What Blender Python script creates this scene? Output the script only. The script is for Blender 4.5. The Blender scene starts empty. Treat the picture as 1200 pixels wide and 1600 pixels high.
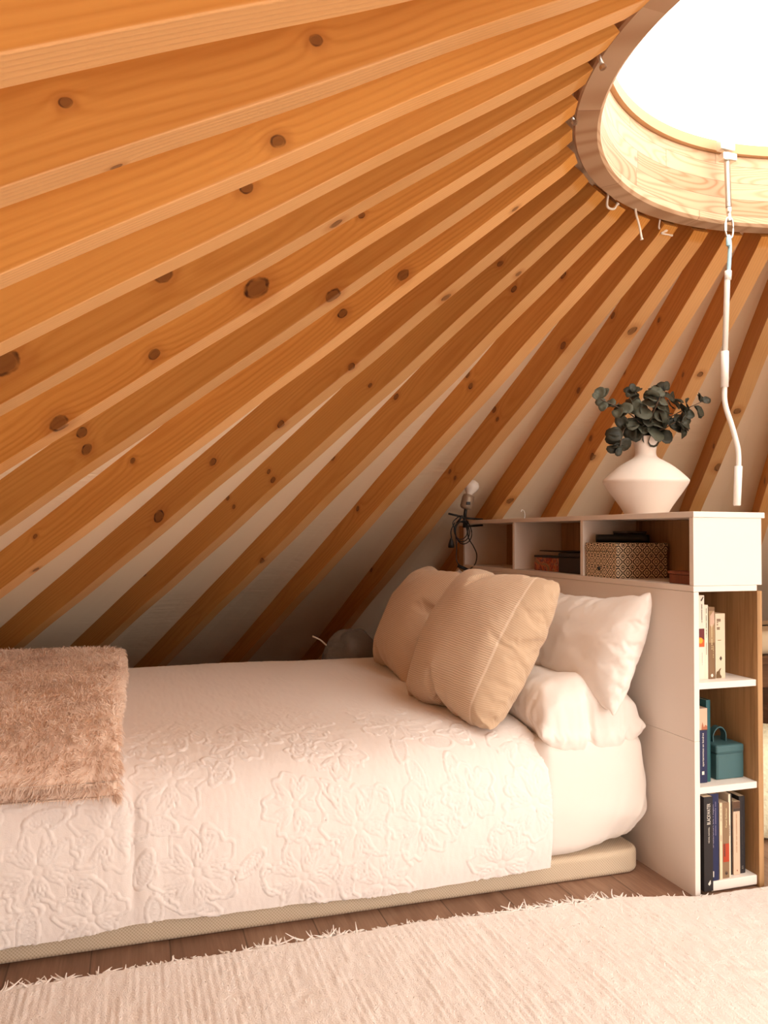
import bpy, bmesh, math, random
import numpy as np
from mathutils import Vector, Matrix

S = bpy.context.scene
COL = S.collection
rng = np.random.default_rng(7)
PI = math.pi

# ------------------------------------------------------------------ helpers
def put(o, parent=None):
    COL.objects.link(o)
    if parent is not None:
        o.parent = parent
    return o

def origin(parent):
    return np.array(parent.location) if parent is not None else np.zeros(3)

def mesh(name, V, F, mat, parent=None, smooth=False, loc=None, uv=None):
    """one mesh object; V in world coordinates"""
    V = np.asarray(V, float)
    o0 = origin(parent) if parent is not None else (np.array(loc, float) if loc is not None else np.zeros(3))
    me = bpy.data.meshes.new(name)
    me.from_pydata((V - o0).tolist(), [], [list(map(int, f)) for f in F])
    if uv is not None:
        lay = me.uv_layers.new(name='UVMap')
        li = np.zeros(len(me.loops), np.int32); me.loops.foreach_get('vertex_index', li)
        lay.data.foreach_set('uv', np.asarray(uv, float)[li].ravel())
    if mat is not None:
        me.materials.append(mat)
    if smooth:
        me.polygons.foreach_set('use_smooth', [True] * len(me.polygons))
    me.update()
    o = bpy.data.objects.new(name, me)
    put(o, parent)
    if parent is None and loc is not None:
        o.location = loc
    return o

def thing(name, label, cat, loc=(0, 0, 0), group=None):
    o = bpy.data.objects.new(name, None)
    o.empty_display_size = .05
    o.location = loc
    put(o); tag(o, label, cat, group)
    return o

def tag(o, label, cat, group=None, kind=None):
    o['label'] = label; o['category'] = cat
    if group: o['group'] = group
    if kind: o['kind'] = kind
    return o

def from_bm(name, bm, mat, parent=None, smooth=False, loc=None):
    bmesh.ops.recalc_face_normals(bm, faces=bm.faces[:])
    V = [v.co[:] for v in bm.verts]
    bm.verts.index_update()
    F = [[v.index for v in f.verts] for f in bm.faces]
    bm.free()
    o = mesh(name, V, F, mat, parent, smooth, loc)
    return o

def add_box(bm, lo, hi, bev=.0015, seg=2, M=None):
    lo = Vector(lo); hi = Vector(hi)
    r = bmesh.ops.create_cube(bm, size=1)
    vs = r['verts']
    d = hi - lo
    for v in vs:
        v.co = Vector((lo[i] + (v.co[i] + .5) * d[i] for i in range(3)))
    if bev > 0:
        es = list({e for v in vs for e in v.link_edges})
        r2 = bmesh.ops.bevel(bm, geom=es, offset=min(bev, min(d) * .45), segments=seg, affect='EDGES', profile=.5)
        vs = list({v for f in r2['faces'] for v in f.verts} | {v for v in vs if v.is_valid})
    if M is not None:
        for v in vs: v.co = M @ v.co
    return vs

def box(name, lo, hi, mat, parent=None, bev=.0015, seg=2, M=None, smooth=False):
    bm = bmesh.new(); add_box(bm, lo, hi, bev, seg, M)
    return from_bm(name, bm, mat, parent, smooth)

def tube_geo(P, R, n=10, cap=True):
    P = np.asarray(P, float)
    R = np.full(len(P), R, float) if np.isscalar(R) else np.asarray(R, float)
    T = np.gradient(P, axis=0); T /= np.linalg.norm(T, axis=1)[:, None] + 1e-12
    a = np.array([0, 0, 1.]) if abs(T[0][2]) < .9 else np.array([1., 0, 0])
    N = np.cross(T[0], a); N /= np.linalg.norm(N)
    V = []; F = []
    for i in range(len(P)):
        N = N - T[i] * (N @ T[i]); N /= np.linalg.norm(N) + 1e-12
        B = np.cross(T[i], N)
        for j in range(n):
            t = 2 * PI * j / n
            V.append(P[i] + R[i] * (math.cos(t) * N + math.sin(t) * B))
    for i in range(len(P) - 1):
        for j in range(n):
            F.append((i * n + j, i * n + (j + 1) % n, (i + 1) * n + (j + 1) % n, (i + 1) * n + j))
    if cap:
        F.append(tuple(range(n))[::-1]); F.append(tuple((len(P) - 1) * n + j for j in range(n)))
    return V, F

def join_geo(gs):
    V = []; F = []
    for v, f in gs:
        b = len(V); V += list(v); F += [tuple(i + b for i in q) for q in f]
    return V, F

def tube(name, P, R, mat, parent=None, n=10, smooth=True, loc=None):
    V, F = tube_geo(P, R, n)
    return mesh(name, V, F, mat, parent, smooth, loc)

def spline(P, m=12):
    """Catmull-Rom through P"""
    P = [np.array(p, float) for p in P]
    P = [2 * P[0] - P[1]] + P + [2 * P[-1] - P[-2]]
    out = []
    for i in range(1, len(P) - 2):
        for t in np.linspace(0, 1, m, endpoint=False):
            a, b, c, d = P[i - 1:i + 3]
            out.append(.5 * (2 * b + (c - a) * t + (2 * a - 5 * b + 4 * c - d) * t * t + (3 * b - a - 3 * c + d) * t ** 3))
    out.append(P[-2])
    return np.array(out)

def lathe_geo(prof, c, n=48, axis=None):
    """prof: list of (r, h) about an axis from point c"""
    ax = np.array([0, 0, 1.]) if axis is None else np.array(axis, float) / np.linalg.norm(axis)
    a = np.array([1., 0, 0]) if abs(ax[0]) < .9 else np.array([0, 1., 0])
    u = np.cross(ax, a); u /= np.linalg.norm(u); w = np.cross(ax, u)
    V = []; F = []
    for r, h in prof:
        for j in range(n):
            t = 2 * PI * j / n
            V.append(np.array(c) + ax * h + r * (math.cos(t) * u + math.sin(t) * w))
    for i in range(len(prof) - 1):
        for j in range(n):
            F.append((i * n + j, i * n + (j + 1) % n, (i + 1) * n + (j + 1) % n, (i + 1) * n + j))
    F.append(tuple(range(n))[::-1]); F.append(tuple((len(prof) - 1) * n + j for j in range(n)))
    return V, F

def lathe(name, prof, c, mat, parent=None, n=48, axis=None, smooth=True):
    V, F = lathe_geo(prof, c, n, axis)
    return mesh(name, V, F, mat, parent, smooth)

def grid_faces(nu, nv, flip=False):
    F = []
    for i in range(nu - 1):
        for j in range(nv - 1):
            q = (i * nv + j, (i + 1) * nv + j, (i + 1) * nv + j + 1, i * nv + j + 1)
            F.append(q[::-1] if flip else q)
    return F

def vnoise(x, y, seed=0):
    """smooth 2-D value noise in [-1, 1]"""
    x = np.asarray(x, float); y = np.asarray(y, float)
    xi = np.floor(x).astype(np.int64); yi = np.floor(y).astype(np.int64)
    xf = x - xi; yf = y - yi
    def h(a, b):
        n = (a * 374761393 + b * 668265263 + seed * 1274126177) & 0xffffffff
        n = ((n ^ (n >> 13)) * 1103515245) & 0xffffffff
        return ((n ^ (n >> 16)) & 0xffff) / 32767.5 - 1
    u = xf * xf * (3 - 2 * xf); v = yf * yf * (3 - 2 * yf)
    return (h(xi, yi) * (1 - u) + h(xi + 1, yi) * u) * (1 - v) + (h(xi, yi + 1) * (1 - u) + h(xi + 1, yi + 1) * u) * v

def fbm(x, y, seed=0, octs=4):
    s = 0; a = 1
    for o in range(octs):
        s = s + a * vnoise(x * 2 ** o, y * 2 ** o, seed + o * 17); a *= .5
    return s / 1.9

def sst(a, b, x):
    t = np.clip((x - a) / (b - a), 0, 1)
    return t * t * (3 - 2 * t)

# ------------------------------------------------------------------ materials
class NT:
    def __init__(self, name):
        self.m = bpy.data.materials.new(name); self.m.use_nodes = True
        self.t = self.m.node_tree; self.t.nodes.clear()
        self.out = self.n('ShaderNodeOutputMaterial')
    def n(self, typ, **kw):
        x = self.t.nodes.new(typ)
        for k, v in kw.items(): setattr(x, k, v)
        return x
    def set(self, node, **kw):
        for k, v in kw.items(): self.i(node, k, v)
    def i(self, node, key, v):
        s = node.inputs[key]
        if hasattr(v, 'is_linked') or isinstance(v, bpy.types.NodeSocket): self.t.links.new(v, s)
        else: s.default_value = v
    def math(self, op, a, b=0., c=0., clamp=False):
        x = self.n('ShaderNodeMath', operation=op); x.use_clamp = clamp
        self.i(x, 0, a); self.i(x, 1, b); self.i(x, 2, c)
        return x.outputs[0]
    def vec(self, op, a, b=(0, 0, 0)):
        x = self.n('ShaderNodeVectorMath', operation=op)
        self.i(x, 0, a); self.i(x, 1, b)
        return x.outputs['Value'] if op in ('LENGTH', 'DOT_PRODUCT', 'DISTANCE') else x.outputs['Vector']
    def mix(self, f, a, b, mode='MIX'):
        x = self.n('ShaderNodeMix', data_type='RGBA', blend_type=mode)
        self.i(x, 0, f); self.i(x, 6, a); self.i(x, 7, b)
        return x.outputs[2]
    def noise(self, vec, scale, detail=3., rough=.5, dist=0.):
        x = self.n('ShaderNodeTexNoise')
        self.i(x, 'Vector', vec); self.set(x, Scale=scale, Detail=detail, Roughness=rough, Distortion=dist)
        return x.outputs['Fac']
    def ramp(self, f, stops):
        x = self.n('ShaderNodeValToRGB'); e = x.color_ramp.elements
        while len(e) < len(stops): e.new(.5)
        for q, (p, c) in zip(e, stops): q.position = p; q.color = c if len(c) == 4 else (*c, 1)
        self.i(x, 0, f)
        return x.outputs[0]
    def smooth(self, x, a, b):
        n = self.n('ShaderNodeMapRange', interpolation_type='SMOOTHSTEP')
        self.i(n, 0, x); self.i(n, 1, a); self.i(n, 2, b)
        return n.outputs[0]
    def bump(self, h, strength=.3, dist=.01):
        b = self.n('ShaderNodeBump'); self.set(b, Strength=strength, Distance=dist); self.i(b, 'Height', h)
        return b.outputs[0]
    def bsdf(self, col, rough=.6, normal=None, metal=0., spec=.4, sheen=0.):
        b = self.n('ShaderNodeBsdfPrincipled')
        self.i(b, 'Base Color', col if not isinstance(col, tuple) or len(col) == 4 else (*col, 1))
        self.i(b, 'Roughness', rough); self.i(b, 'Metallic', metal); self.i(b, 'Specular IOR Level', spec)
        if sheen: self.i(b, 'Sheen Weight', sheen)
        if normal is not None: self.i(b, 'Normal', normal)
        self.t.links.new(b.outputs[0], self.out.inputs[0])
        return b
    def obj(self):
        return self.n('ShaderNodeTexCoord').outputs['Object']
    def sep(self, v):
        x = self.n('ShaderNodeSeparateXYZ'); self.i(x, 0, v)
        return x.outputs
    def comb(self, x, y, z):
        c = self.n('ShaderNodeCombineXYZ'); self.i(c, 0, x); self.i(c, 1, y); self.i(c, 2, z)
        return c.outputs[0]
    def rand(self):
        return self.n('ShaderNodeObjectInfo').outputs['Random']

def plain(name, col, rough=.6, metal=0., spec=.4, bump=None, sheen=0., var=.0):
    t = NT(name); o = t.obj(); nrm = None
    if bump: nrm = t.bump(t.noise(o, bump[0], 4), bump[1], bump[2])
    c = (*col, 1)
    if var:
        f = t.noise(o, 6., 3)
        c = t.mix(f, tuple(x * (1 - var) for x in col) + (1,), tuple(min(1, x * (1 + var)) for x in col) + (1,))
    t.bsdf(c, rough, nrm, metal, spec, sheen)
    return t.m

WOOD_A = (.71, .335, .08); WOOD_B = (.46, .155, .022)
def rafter_wood(name, knots):
    t = NT(name); o = t.obj(); r = t.rand()
    off = t.comb(t.math('MULTIPLY', r, 37.), t.math('MULTIPLY', r, 11.), t.math('MULTIPLY', r, 23.))
    p = t.vec('ADD', o, off)
    ps = t.sep(o)
    # growth rings about a pith lying outside the section
    wob = t.noise(t.vec('MULTIPLY', p, (1.1, 3., 3.)), 1.3, 2.)
    py = t.math('ADD', ps[1], t.math('MULTIPLY_ADD', r, .1, .02))
    pz = t.math('SUBTRACT', ps[2], t.math('MULTIPLY_ADD', r, .12, .01))
    rad = t.math('SQRT', t.math('ADD', t.math('MULTIPLY', py, py), t.math('MULTIPLY', pz, pz)))
    ph = t.math('MULTIPLY_ADD', rad, 850., t.math('MULTIPLY', wob, 26.))
    dark = None; halo = None
    for (s, y, z, rr) in knots:
        d = t.vec('LENGTH', t.vec('MULTIPLY', t.vec('SUBTRACT', o, (s, y, z)), (.75 / rr, 1. / rr, 1. / rr)))
        d = t.math('ADD', d, t.math('MULTIPLY_ADD', t.noise(p, 60., 2), .5, -.25))
        ph = t.math('ADD', ph, t.math('DIVIDE', 9., t.math('MULTIPLY_ADD', t.math('MULTIPLY', d, d), .22, .8)))
        core = t.math('SUBTRACT', 1., t.smooth(d, .75, 1.05))
        ring = t.math('MULTIPLY', t.math('SUBTRACT', 1., t.smooth(d, 1.0, 1.25)), t.smooth(d, .62, .9))
        k = t.math('MAXIMUM', t.math('MULTIPLY', core, .58), t.math('MULTIPLY', ring, t.math('MULTIPLY_ADD', t.noise(p, 45., 1.), 1.6, -.15, clamp=True)))
        hl = t.math('SUBTRACT', 1., t.smooth(d, 1., 3.))
        dark = k if dark is None else t.math('MAXIMUM', dark, k)
        halo = hl if halo is None else t.math('MAXIMUM', halo, hl)
    sn = t.math('MULTIPLY_ADD', t.math('SINE', ph), .5, .5)
    sn = t.math('POWER', sn, 2.2)
    fine = t.noise(t.vec('MULTIPLY', p, (2.5, 160., 160.)), 1., 3.)
    tone = t.noise(t.vec('MULTIPLY', p, (.7, 4., 4.)), 1., 2.)
    f = t.math('MULTIPLY_ADD', sn, t.math('MULTIPLY_ADD', tone, .38, .04), t.math('MULTIPLY_ADD', fine, .55, t.math('MULTIPLY_ADD', tone, .9, -.55)), clamp=True)
    c = t.mix(f, (*WOOD_A, 1), (*WOOD_B, 1))
    under = t.math('SUBTRACT', 1., t.smooth(ps[2], .0, .0035))           # light bounced up from below, painted as a paler underside
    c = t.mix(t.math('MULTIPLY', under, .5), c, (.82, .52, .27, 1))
    tint = t.math('MULTIPLY_ADD', r, .30, .85)
    c = t.mix(1., c, t.comb(tint, tint, tint), 'MULTIPLY')
    if dark is not None:
        c = t.mix(t.math('MULTIPLY', halo, .45), c, (.42, .14, .03, 1))
        c = t.mix(dark, c, (.055, .014, .005, 1))
    rough = t.math('MULTIPLY_ADD', fine, .12, .46)
    nb = t.bump(t.math('ADD', sn, fine), .12, .002)
    t.bsdf(c, rough, nb, 0., .25)
    return t.m

def oak(name, col=(.42, .235, .105), axis=2):
    t = NT(name); o = t.obj()
    sc = [14., 14., 14.]; sc[axis] = 1.2
    g = t.noise(t.vec('MULTIPLY', o, tuple(sc)), 1.6, 5., .6, .6)
    fine = t.noise(t.vec('MULTIPLY', o, tuple(180. if i != axis else 4. for i in range(3))), 1., 2.)
    f = t.math('MULTIPLY_ADD', fine, .35, t.math('MULTIPLY', g, .8), clamp=True)
    c = t.ramp(f, [(.25, (col[0] * 1.25, col[1] * 1.25, col[2] * 1.25)), (.55, col), (.8, (col[0] * .55, col[1] * .5, col[2] * .42))])
    t.bsdf(c, .5, t.bump(fine, .05, .001), 0., .3)
    return t.m

def floor_mat():
    t = NT('laminate_floor'); o = t.obj(); s = t.sep(o)
    W = .186
    xs = t.math('DIVIDE', t.math('ADD', s[0], 20.05), W)
    idx = t.math('FLOOR', xs); fx = t.math('FRACT', xs)
    wn = t.n('ShaderNodeTexWhiteNoise', noise_dimensions='1D'); t.i(wn, 'W', idx)
    rv = wn.outputs['Value']
    ys = t.math('ADD', t.math('DIVIDE', s[1], 1.25), t.math('MULTIPLY_ADD', rv, 7., 30.))
    fy = t.math('FRACT', ys)
    wn2 = t.n('ShaderNodeTexWhiteNoise', noise_dimensions='2D'); t.i(wn2, 'Vector', t.comb(idx, t.math('FLOOR', ys), 0.))
    rv2 = wn2.outputs['Value']
    q = t.comb(t.math('MULTIPLY_ADD', rv2, 9., t.math('MULTIPLY', s[0], 13.)), t.math('MULTIPLY_ADD', rv2, 17., t.math('MULTIPLY', s[1], 1.6)), rv2)
    g = t.noise(q, 1.4, 6., .62, .8)
    fine = t.noise(t.vec('MULTIPLY', o, (170., 7., 1.)), 1., 3.)
    f = t.math('MULTIPLY_ADD', fine, .3, t.math('MULTIPLY_ADD', g, .8, t.math('MULTIPLY_ADD', rv2, .3, -.2)), clamp=True)
    c = t.ramp(f, [(.2, (.40, .245, .165)), (.5, (.25, .135, .085)), (.85, (.12, .058, .034))])
    e1 = t.math('MINIMUM', fx, t.math('SUBTRACT', 1., fx))
    e2 = t.math('MULTIPLY', t.math('MINIMUM', fy, t.math('SUBTRACT', 1., fy)), 6.7)
    seam = t.math('SUBTRACT', 1., t.smooth(t.math('MINIMUM', e1, e2), .004, .014))
    c = t.mix(t.math('MULTIPLY', seam, .75), c, (.07, .035, .02, 1))
    t.bsdf(c, .42, t.bump(t.math('SUBTRACT', fine, t.math('MULTIPLY', seam, 3.)), .08, .002), 0., .35)
    return t.m

def fabric(name, col, scale=900., strength=.25, dist=.0006, rough=.85, sheen=.15, var=.04, wr=None):
    t = NT(name); o = t.obj()
    w = t.noise(o, scale, 2.)
    h = w
    if wr: h = t.math('MULTIPLY_ADD', t.noise(o, wr[0], 4., .55, .4), wr[1], w)
    f = t.noise(o, 4., 3)
    c = t.mix(f, tuple(x * (1 - var) for x in col) + (1,), tuple(min(1, x * (1 + var)) for x in col) + (1,))
    t.bsdf(c, rough, t.bump(h, strength, dist), 0., .15, sheen)
    return t.m

def ribbed(name, col, dark, pitch, flange=.1):
    """fine woven ribs running along U"""
    t = NT(name); uvn = t.n('ShaderNodeTexCoord').outputs['UV']; s = t.sep(uvn)
    o = t.obj()
    jit = t.math('MULTIPLY', t.noise(o, 25., 2.), .004)
    w = t.math('SINE', t.math('MULTIPLY', t.math('ADD', s[1], jit), 2 * PI / pitch))
    w = t.math('MULTIPLY_ADD', w, .5, .5)
    fl = t.smooth(s[0], flange - .002, flange + .004)                      # plain flange beyond the seam
    w = t.math('MULTIPLY', w, t.math('MULTIPLY_ADD', fl, .65, .35))
    seam = t.math('SUBTRACT', 1., t.smooth(t.math('ABSOLUTE', t.math('SUBTRACT', s[0], flange)), .0015, .006))
    weave = t.noise(o, 700., 2.)
    c = t.mix(w, (*dark, 1), (*col, 1))
    c = t.mix(t.math('MULTIPLY', seam, .5), c, (.84, .68, .53, 1))
    h = t.math('ADD', t.math('ADD', w, t.math('MULTIPLY', weave, .6)), seam)
    t.bsdf(c, .85, t.bump(h, .35, .0018), 0., .12, .2)
    return t.m

def mesh_fabric(name, col):
    t = NT(name); o = t.obj(); s = t.sep(o)
    P = 2 * PI / .0085
    a = t.math('SINE', t.math('MULTIPLY', s[0], P)); b = t.math('SINE', t.math('MULTIPLY', t.math('ADD', s[2], t.math('MULTIPLY', s[1], 1.)), P))
    f = t.smooth(t.math('MULTIPLY', a, b), -.5, .3)
    c = t.mix(f, (col[0] * .78, col[1] * .74, col[2] * .68, 1), (*col, 1))
    t.bsdf(c, .75, t.bump(f, .3, .001), 0., .2, .1)
    return t.m

def ring_wood():
    """glue-laminated blocks round the crown"""
    t = NT('laminated_pine'); o = t.obj(); s = t.sep(o)
    ang = t.math('ARCTAN2', s[1], s[0])
    lay = t.math('FLOOR', t.math('DIVIDE', t.math('ADD', s[2], 5.), .054))
    wn = t.n('ShaderNodeTexWhiteNoise', noise_dimensions='1D'); t.i(wn, 'W', lay)
    a2 = t.math('MULTIPLY_ADD', ang, 1.9, t.math('MULTIPLY', wn.outputs['Value'], 9.))
    blk = t.math('FLOOR', a2)
    wn2 = t.n('ShaderNodeTexWhiteNoise', noise_dimensions='2D'); t.i(wn2, 'Vector', t.comb(blk, lay, 0.))
    rv = wn2.outputs['Value']
    u = t.math('MULTIPLY', ang, .8)
    q = t.comb(t.math('MULTIPLY_ADD', rv, 31., u), t.math('MULTIPLY_ADD', rv, 13., s[2]), t.math('MULTIPLY', rv, 5.))
    wob = t.noise(t.vec('MULTIPLY', q, (2.2, 11., 1.)), 1., 1.)
    ph = t.math('MULTIPLY_ADD', wob, 95., t.math('MULTIPLY', s[2], 160.))
    sn = t.math('POWER', t.math('MULTIPLY_ADD', t.math('SINE', ph), .5, .5), 2.5)
    vor = t.n('ShaderNodeTexVoronoi', feature='F1'); t.i(vor, 'Vector', t.vec('MULTIPLY', q, (4., 7., 1.))); t.set(vor, Scale=1.1)
    kn = t.math('SUBTRACT', 1., t.smooth(vor.outputs['Distance'], .05, .11))
    f = t.math('MULTIPLY_ADD', sn, .45, t.math('MULTIPLY', t.math('MULTIPLY', rv, rv), .6), clamp=True)
    c = t.mix(f, (.66, .455, .29, 1), (.40, .205, .10, 1))
    c = t.mix(t.math('MULTIPLY', kn, .75), c, (.26, .09, .05, 1))
    fz = t.math('FRACT', t.math('DIVIDE', t.math('ADD', s[2], 5.), .054)); fa = t.math('FRACT', a2)
    ed = t.math('MAXIMUM', t.math('LESS_THAN', fz, .03), t.math('LESS_THAN', fa, .006))
    c = t.mix(t.math('MULTIPLY', ed, .7), c, (.25, .10, .05, 1))
    t.bsdf(c, .5, None, 0., .25)
    return t.m

def canvas_mat():
    t = NT('roof_canvas'); o = t.obj(); s = t.sep(o)
    f = t.noise(o, 1.5, 3)
    c = t.mix(f, (.92, .77, .56, 1), (.88, .71, .50, 1))
    z = t.noise(t.vec('MULTIPLY', o, (5., 5., 60.)), 1., 3., .6, .5)
    patch = t.smooth(t.noise(o, 1.1, 1.), .48, .62)
    h = t.math('MULTIPLY_ADD', t.math('MULTIPLY', z, patch), 1., t.math('MULTIPLY', t.noise(o, 3., 2.), .8))
    t.bsdf(c, .75, t.bump(h, .35, .02), 0., .2)
    return t.m

def ornament_mat():
    """cream card printed with a dark trellis of ogees, flowers and dots"""
    t = NT('printed_trellis_card'); o = t.obj(); s = t.sep(o)
    g = t.n('ShaderNodeNewGeometry').outputs['Normal']
    gn = t.sep(g)
    side = t.math('GREATER_THAN', t.math('ABSOLUTE', gn[1]), .5)
    u = t.math('ADD', t.math('MULTIPLY', s[1], t.math('SUBTRACT', 1., side)), t.math('MULTIPLY', s[0], side))
    P = .038
    def cell(du, dv):
        a = t.math('SUBTRACT', t.math('FRACT', t.math('ADD', t.math('DIVIDE', u, P), 20. + du)), .5)
        b = t.math('SUBTRACT', t.math('FRACT', t.math('ADD', t.math('DIVIDE', s[2], P), 20. + dv)), .5)
        rr = t.math('SQRT', t.math('ADD', t.math('MULTIPLY', a, a), t.math('MULTIPLY', b, b)))
        th = t.math('ARCTAN2', b, a)
        return rr, th
    r1, t1 = cell(0., 0.); r2, t2 = cell(.5, .5)
    q1 = t.math('MULTIPLY_ADD', t.math('ABSOLUTE', t.math('COSINE', t.math('MULTIPLY', t1, 2.))), .13, .29)
    l1 = t.math('LESS_THAN', t.math('ABSOLUTE', t.math('SUBTRACT', r1, q1)), .055)
    q0 = t.math('MULTIPLY_ADD', t.math('ABSOLUTE', t.math('COSINE', t.math('MULTIPLY', t1, 2.))), .08, .10)
    l0 = t.math('LESS_THAN', t.math('ABSOLUTE', t.math('SUBTRACT', r1, q0)), .04)
    l2 = t.math('LESS_THAN', t.math('ABSOLUTE', t.math('SUBTRACT', r2, .19)), .035)
    l3 = t.math('LESS_THAN', r2, .095)
    m = t.math('MAXIMUM', t.math('MAXIMUM', l1, l0), t.math('MAXIMUM', l2, l3))
    c = t.mix(m, (.74, .58, .40, 1), (.02, .010, .007, 1))
    t.bsdf(c, .55, None, 0., .3)
    return t.m

def paisley_mat():
    t = NT('printed_paisley_card'); o = t.obj()
    w = t.noise(o, 22., 2., .5, 1.2)
    lines = t.math('SINE', t.math('MULTIPLY', w, 60.))
    base = t.ramp(t.noise(o, 16., 2., .5, 2.), [(.30, (.10, .035, .05)), (.42, (.30, .045, .02)), (.50, (.55, .13, .03)), (.58, (.16, .13, .06)), (.72, (.42, .18, .08))])
    c = t.mix(t.math('MULTIPLY', t.smooth(lines, .55, .9), .6), base, (.55, .33, .17, 1))
    t.bsdf(c, .5, None, 0., .3)
    return t.m

M = {}
M['white'] = plain('white_melamine', (.80, .72, .655), .42, 0, .4)
M['offwhite'] = plain('white_melamine_edge', (.82, .74, .67), .45, 0, .4)
M['oak'] = oak('oak_decor_board')
M['floor'] = floor_mat()
M['canvas'] = canvas_mat()
M['ring'] = ring_wood()
M['sheet'] = fabric('white_cotton_sheet', (.82, .745, .685), 1200., .12, .0004, .8, .1, .02, (9., 1.2))
M['pillowcase'] = fabric('white_pillowcase', (.85, .775, .72), 1200., .22, .0012, .8, .1, .02, (14., 2.2))
M['quilt'] = fabric('white_matelasse', (.86, .785, .745), 420., .35, .0012, .85, .15, .02)
M['beige'] = ribbed('beige_ribbed_linen', (.76, .575, .42), (.52, .36, .235), .0068)
M['beige2'] = ribbed('beige_ribbed_linen', (.76, .575, .42), (.52, .36, .235), .0068, .03)
M['basefab'] = mesh_fabric('beige_mesh_upholstery', (.68, .55, .41))
M['rug'] = fabric('cream_cotton_rug', (.86, .785, .735), 260., .7, .004, .9, .2, .05)
M['yarn'] = plain('cream_yarn', (.87, .80, .75), .9, 0, .1)
M['fur'] = plain('tan_fur', (.92, .725, .60), .8, 0, .1, None, .3, .12)
M['vase'] = plain('white_stoneware', (.80, .70, .62), .75, 0, .25, (35., .18, .004))
M['leaf'] = plain('eucalyptus_dark_leaf', (.034, .033, .021), .5, 0, .35, None, 0, .45)
M['leafpale'] = plain('eucalyptus_grey_leaf', (.085, .085, .058), .55, 0, .3, None, 0, .25)
M['stem'] = plain('eucalyptus_stem', (.10, .06, .035), .6)
M['black'] = plain('black_plastic', (.012, .010, .009), .45)
M['blackmatte'] = plain('black_card', (.016, .010, .009), .6)
M['grey'] = plain('grey_enamel', (.33, .25, .18), .38, .3)
M['steel'] = plain('zinc_plated_steel', (.72, .70, .66), .32, 1.)
M['rodwhite'] = plain('white_lacquered_rod', (.85, .80, .74), .35, 0, .5)
M['bluecoat'] = plain('light_blue_coated_hook', (.36, .58, .68), .35, 0, .5)
M['rope'] = plain('white_cord', (.80, .70, .58), .8)
M['ornament'] = ornament_mat()
M['paisley'] = paisley_mat()
M['redwood'] = oak('reddish_wood', (.20, .055, .02), 2)
M['teal'] = plain('teal_leatherette', (.055, .125, .135), .5, 0, .35, (260., .12, .001))
M['pages'] = plain('page_edges', (.62, .48, .33), .9)
M['bag'] = None
t = NT('grey_plastic_film'); t.bsdf((.17, .15, .13), .4, t.bump(t.noise(t.obj(), 18., 3.), .6, .02), 0., .5); M['bag'] = t.m
M['bench'] = oak('dark_bench_wood', (.16, .075, .035), 0)
M['cushion'] = plain('cream_cushion_cloth', (.66, .52, .34), .85)
M['pouf'] = plain('pale_shaggy_wool', (.86, .84, .62), .9, 0, .1, (80., .6, .01))
t = NT('skylight_acrylic')
tr = t.n('ShaderNodeBsdfTransparent'); tr.inputs[0].default_value = (1, .985, .95, 1)
gl = t.n('ShaderNodeBsdfGlossy'); gl.inputs['Roughness'].default_value = .08
mx = t.n('ShaderNodeMixShader'); mx.inputs[0].default_value = .03; t.t.links.new(tr.outputs[0], mx.inputs[1]); t.t.links.new(gl.outputs[0], mx.inputs[2])
t.t.links.new(mx.outputs[0], t.out.inputs[0]); M['glass'] = t.m
t = NT('bulb_glass'); b = t.bsdf((.85, .80, .74), .12, None, 0., .5); M['bulb'] = t.m

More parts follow.
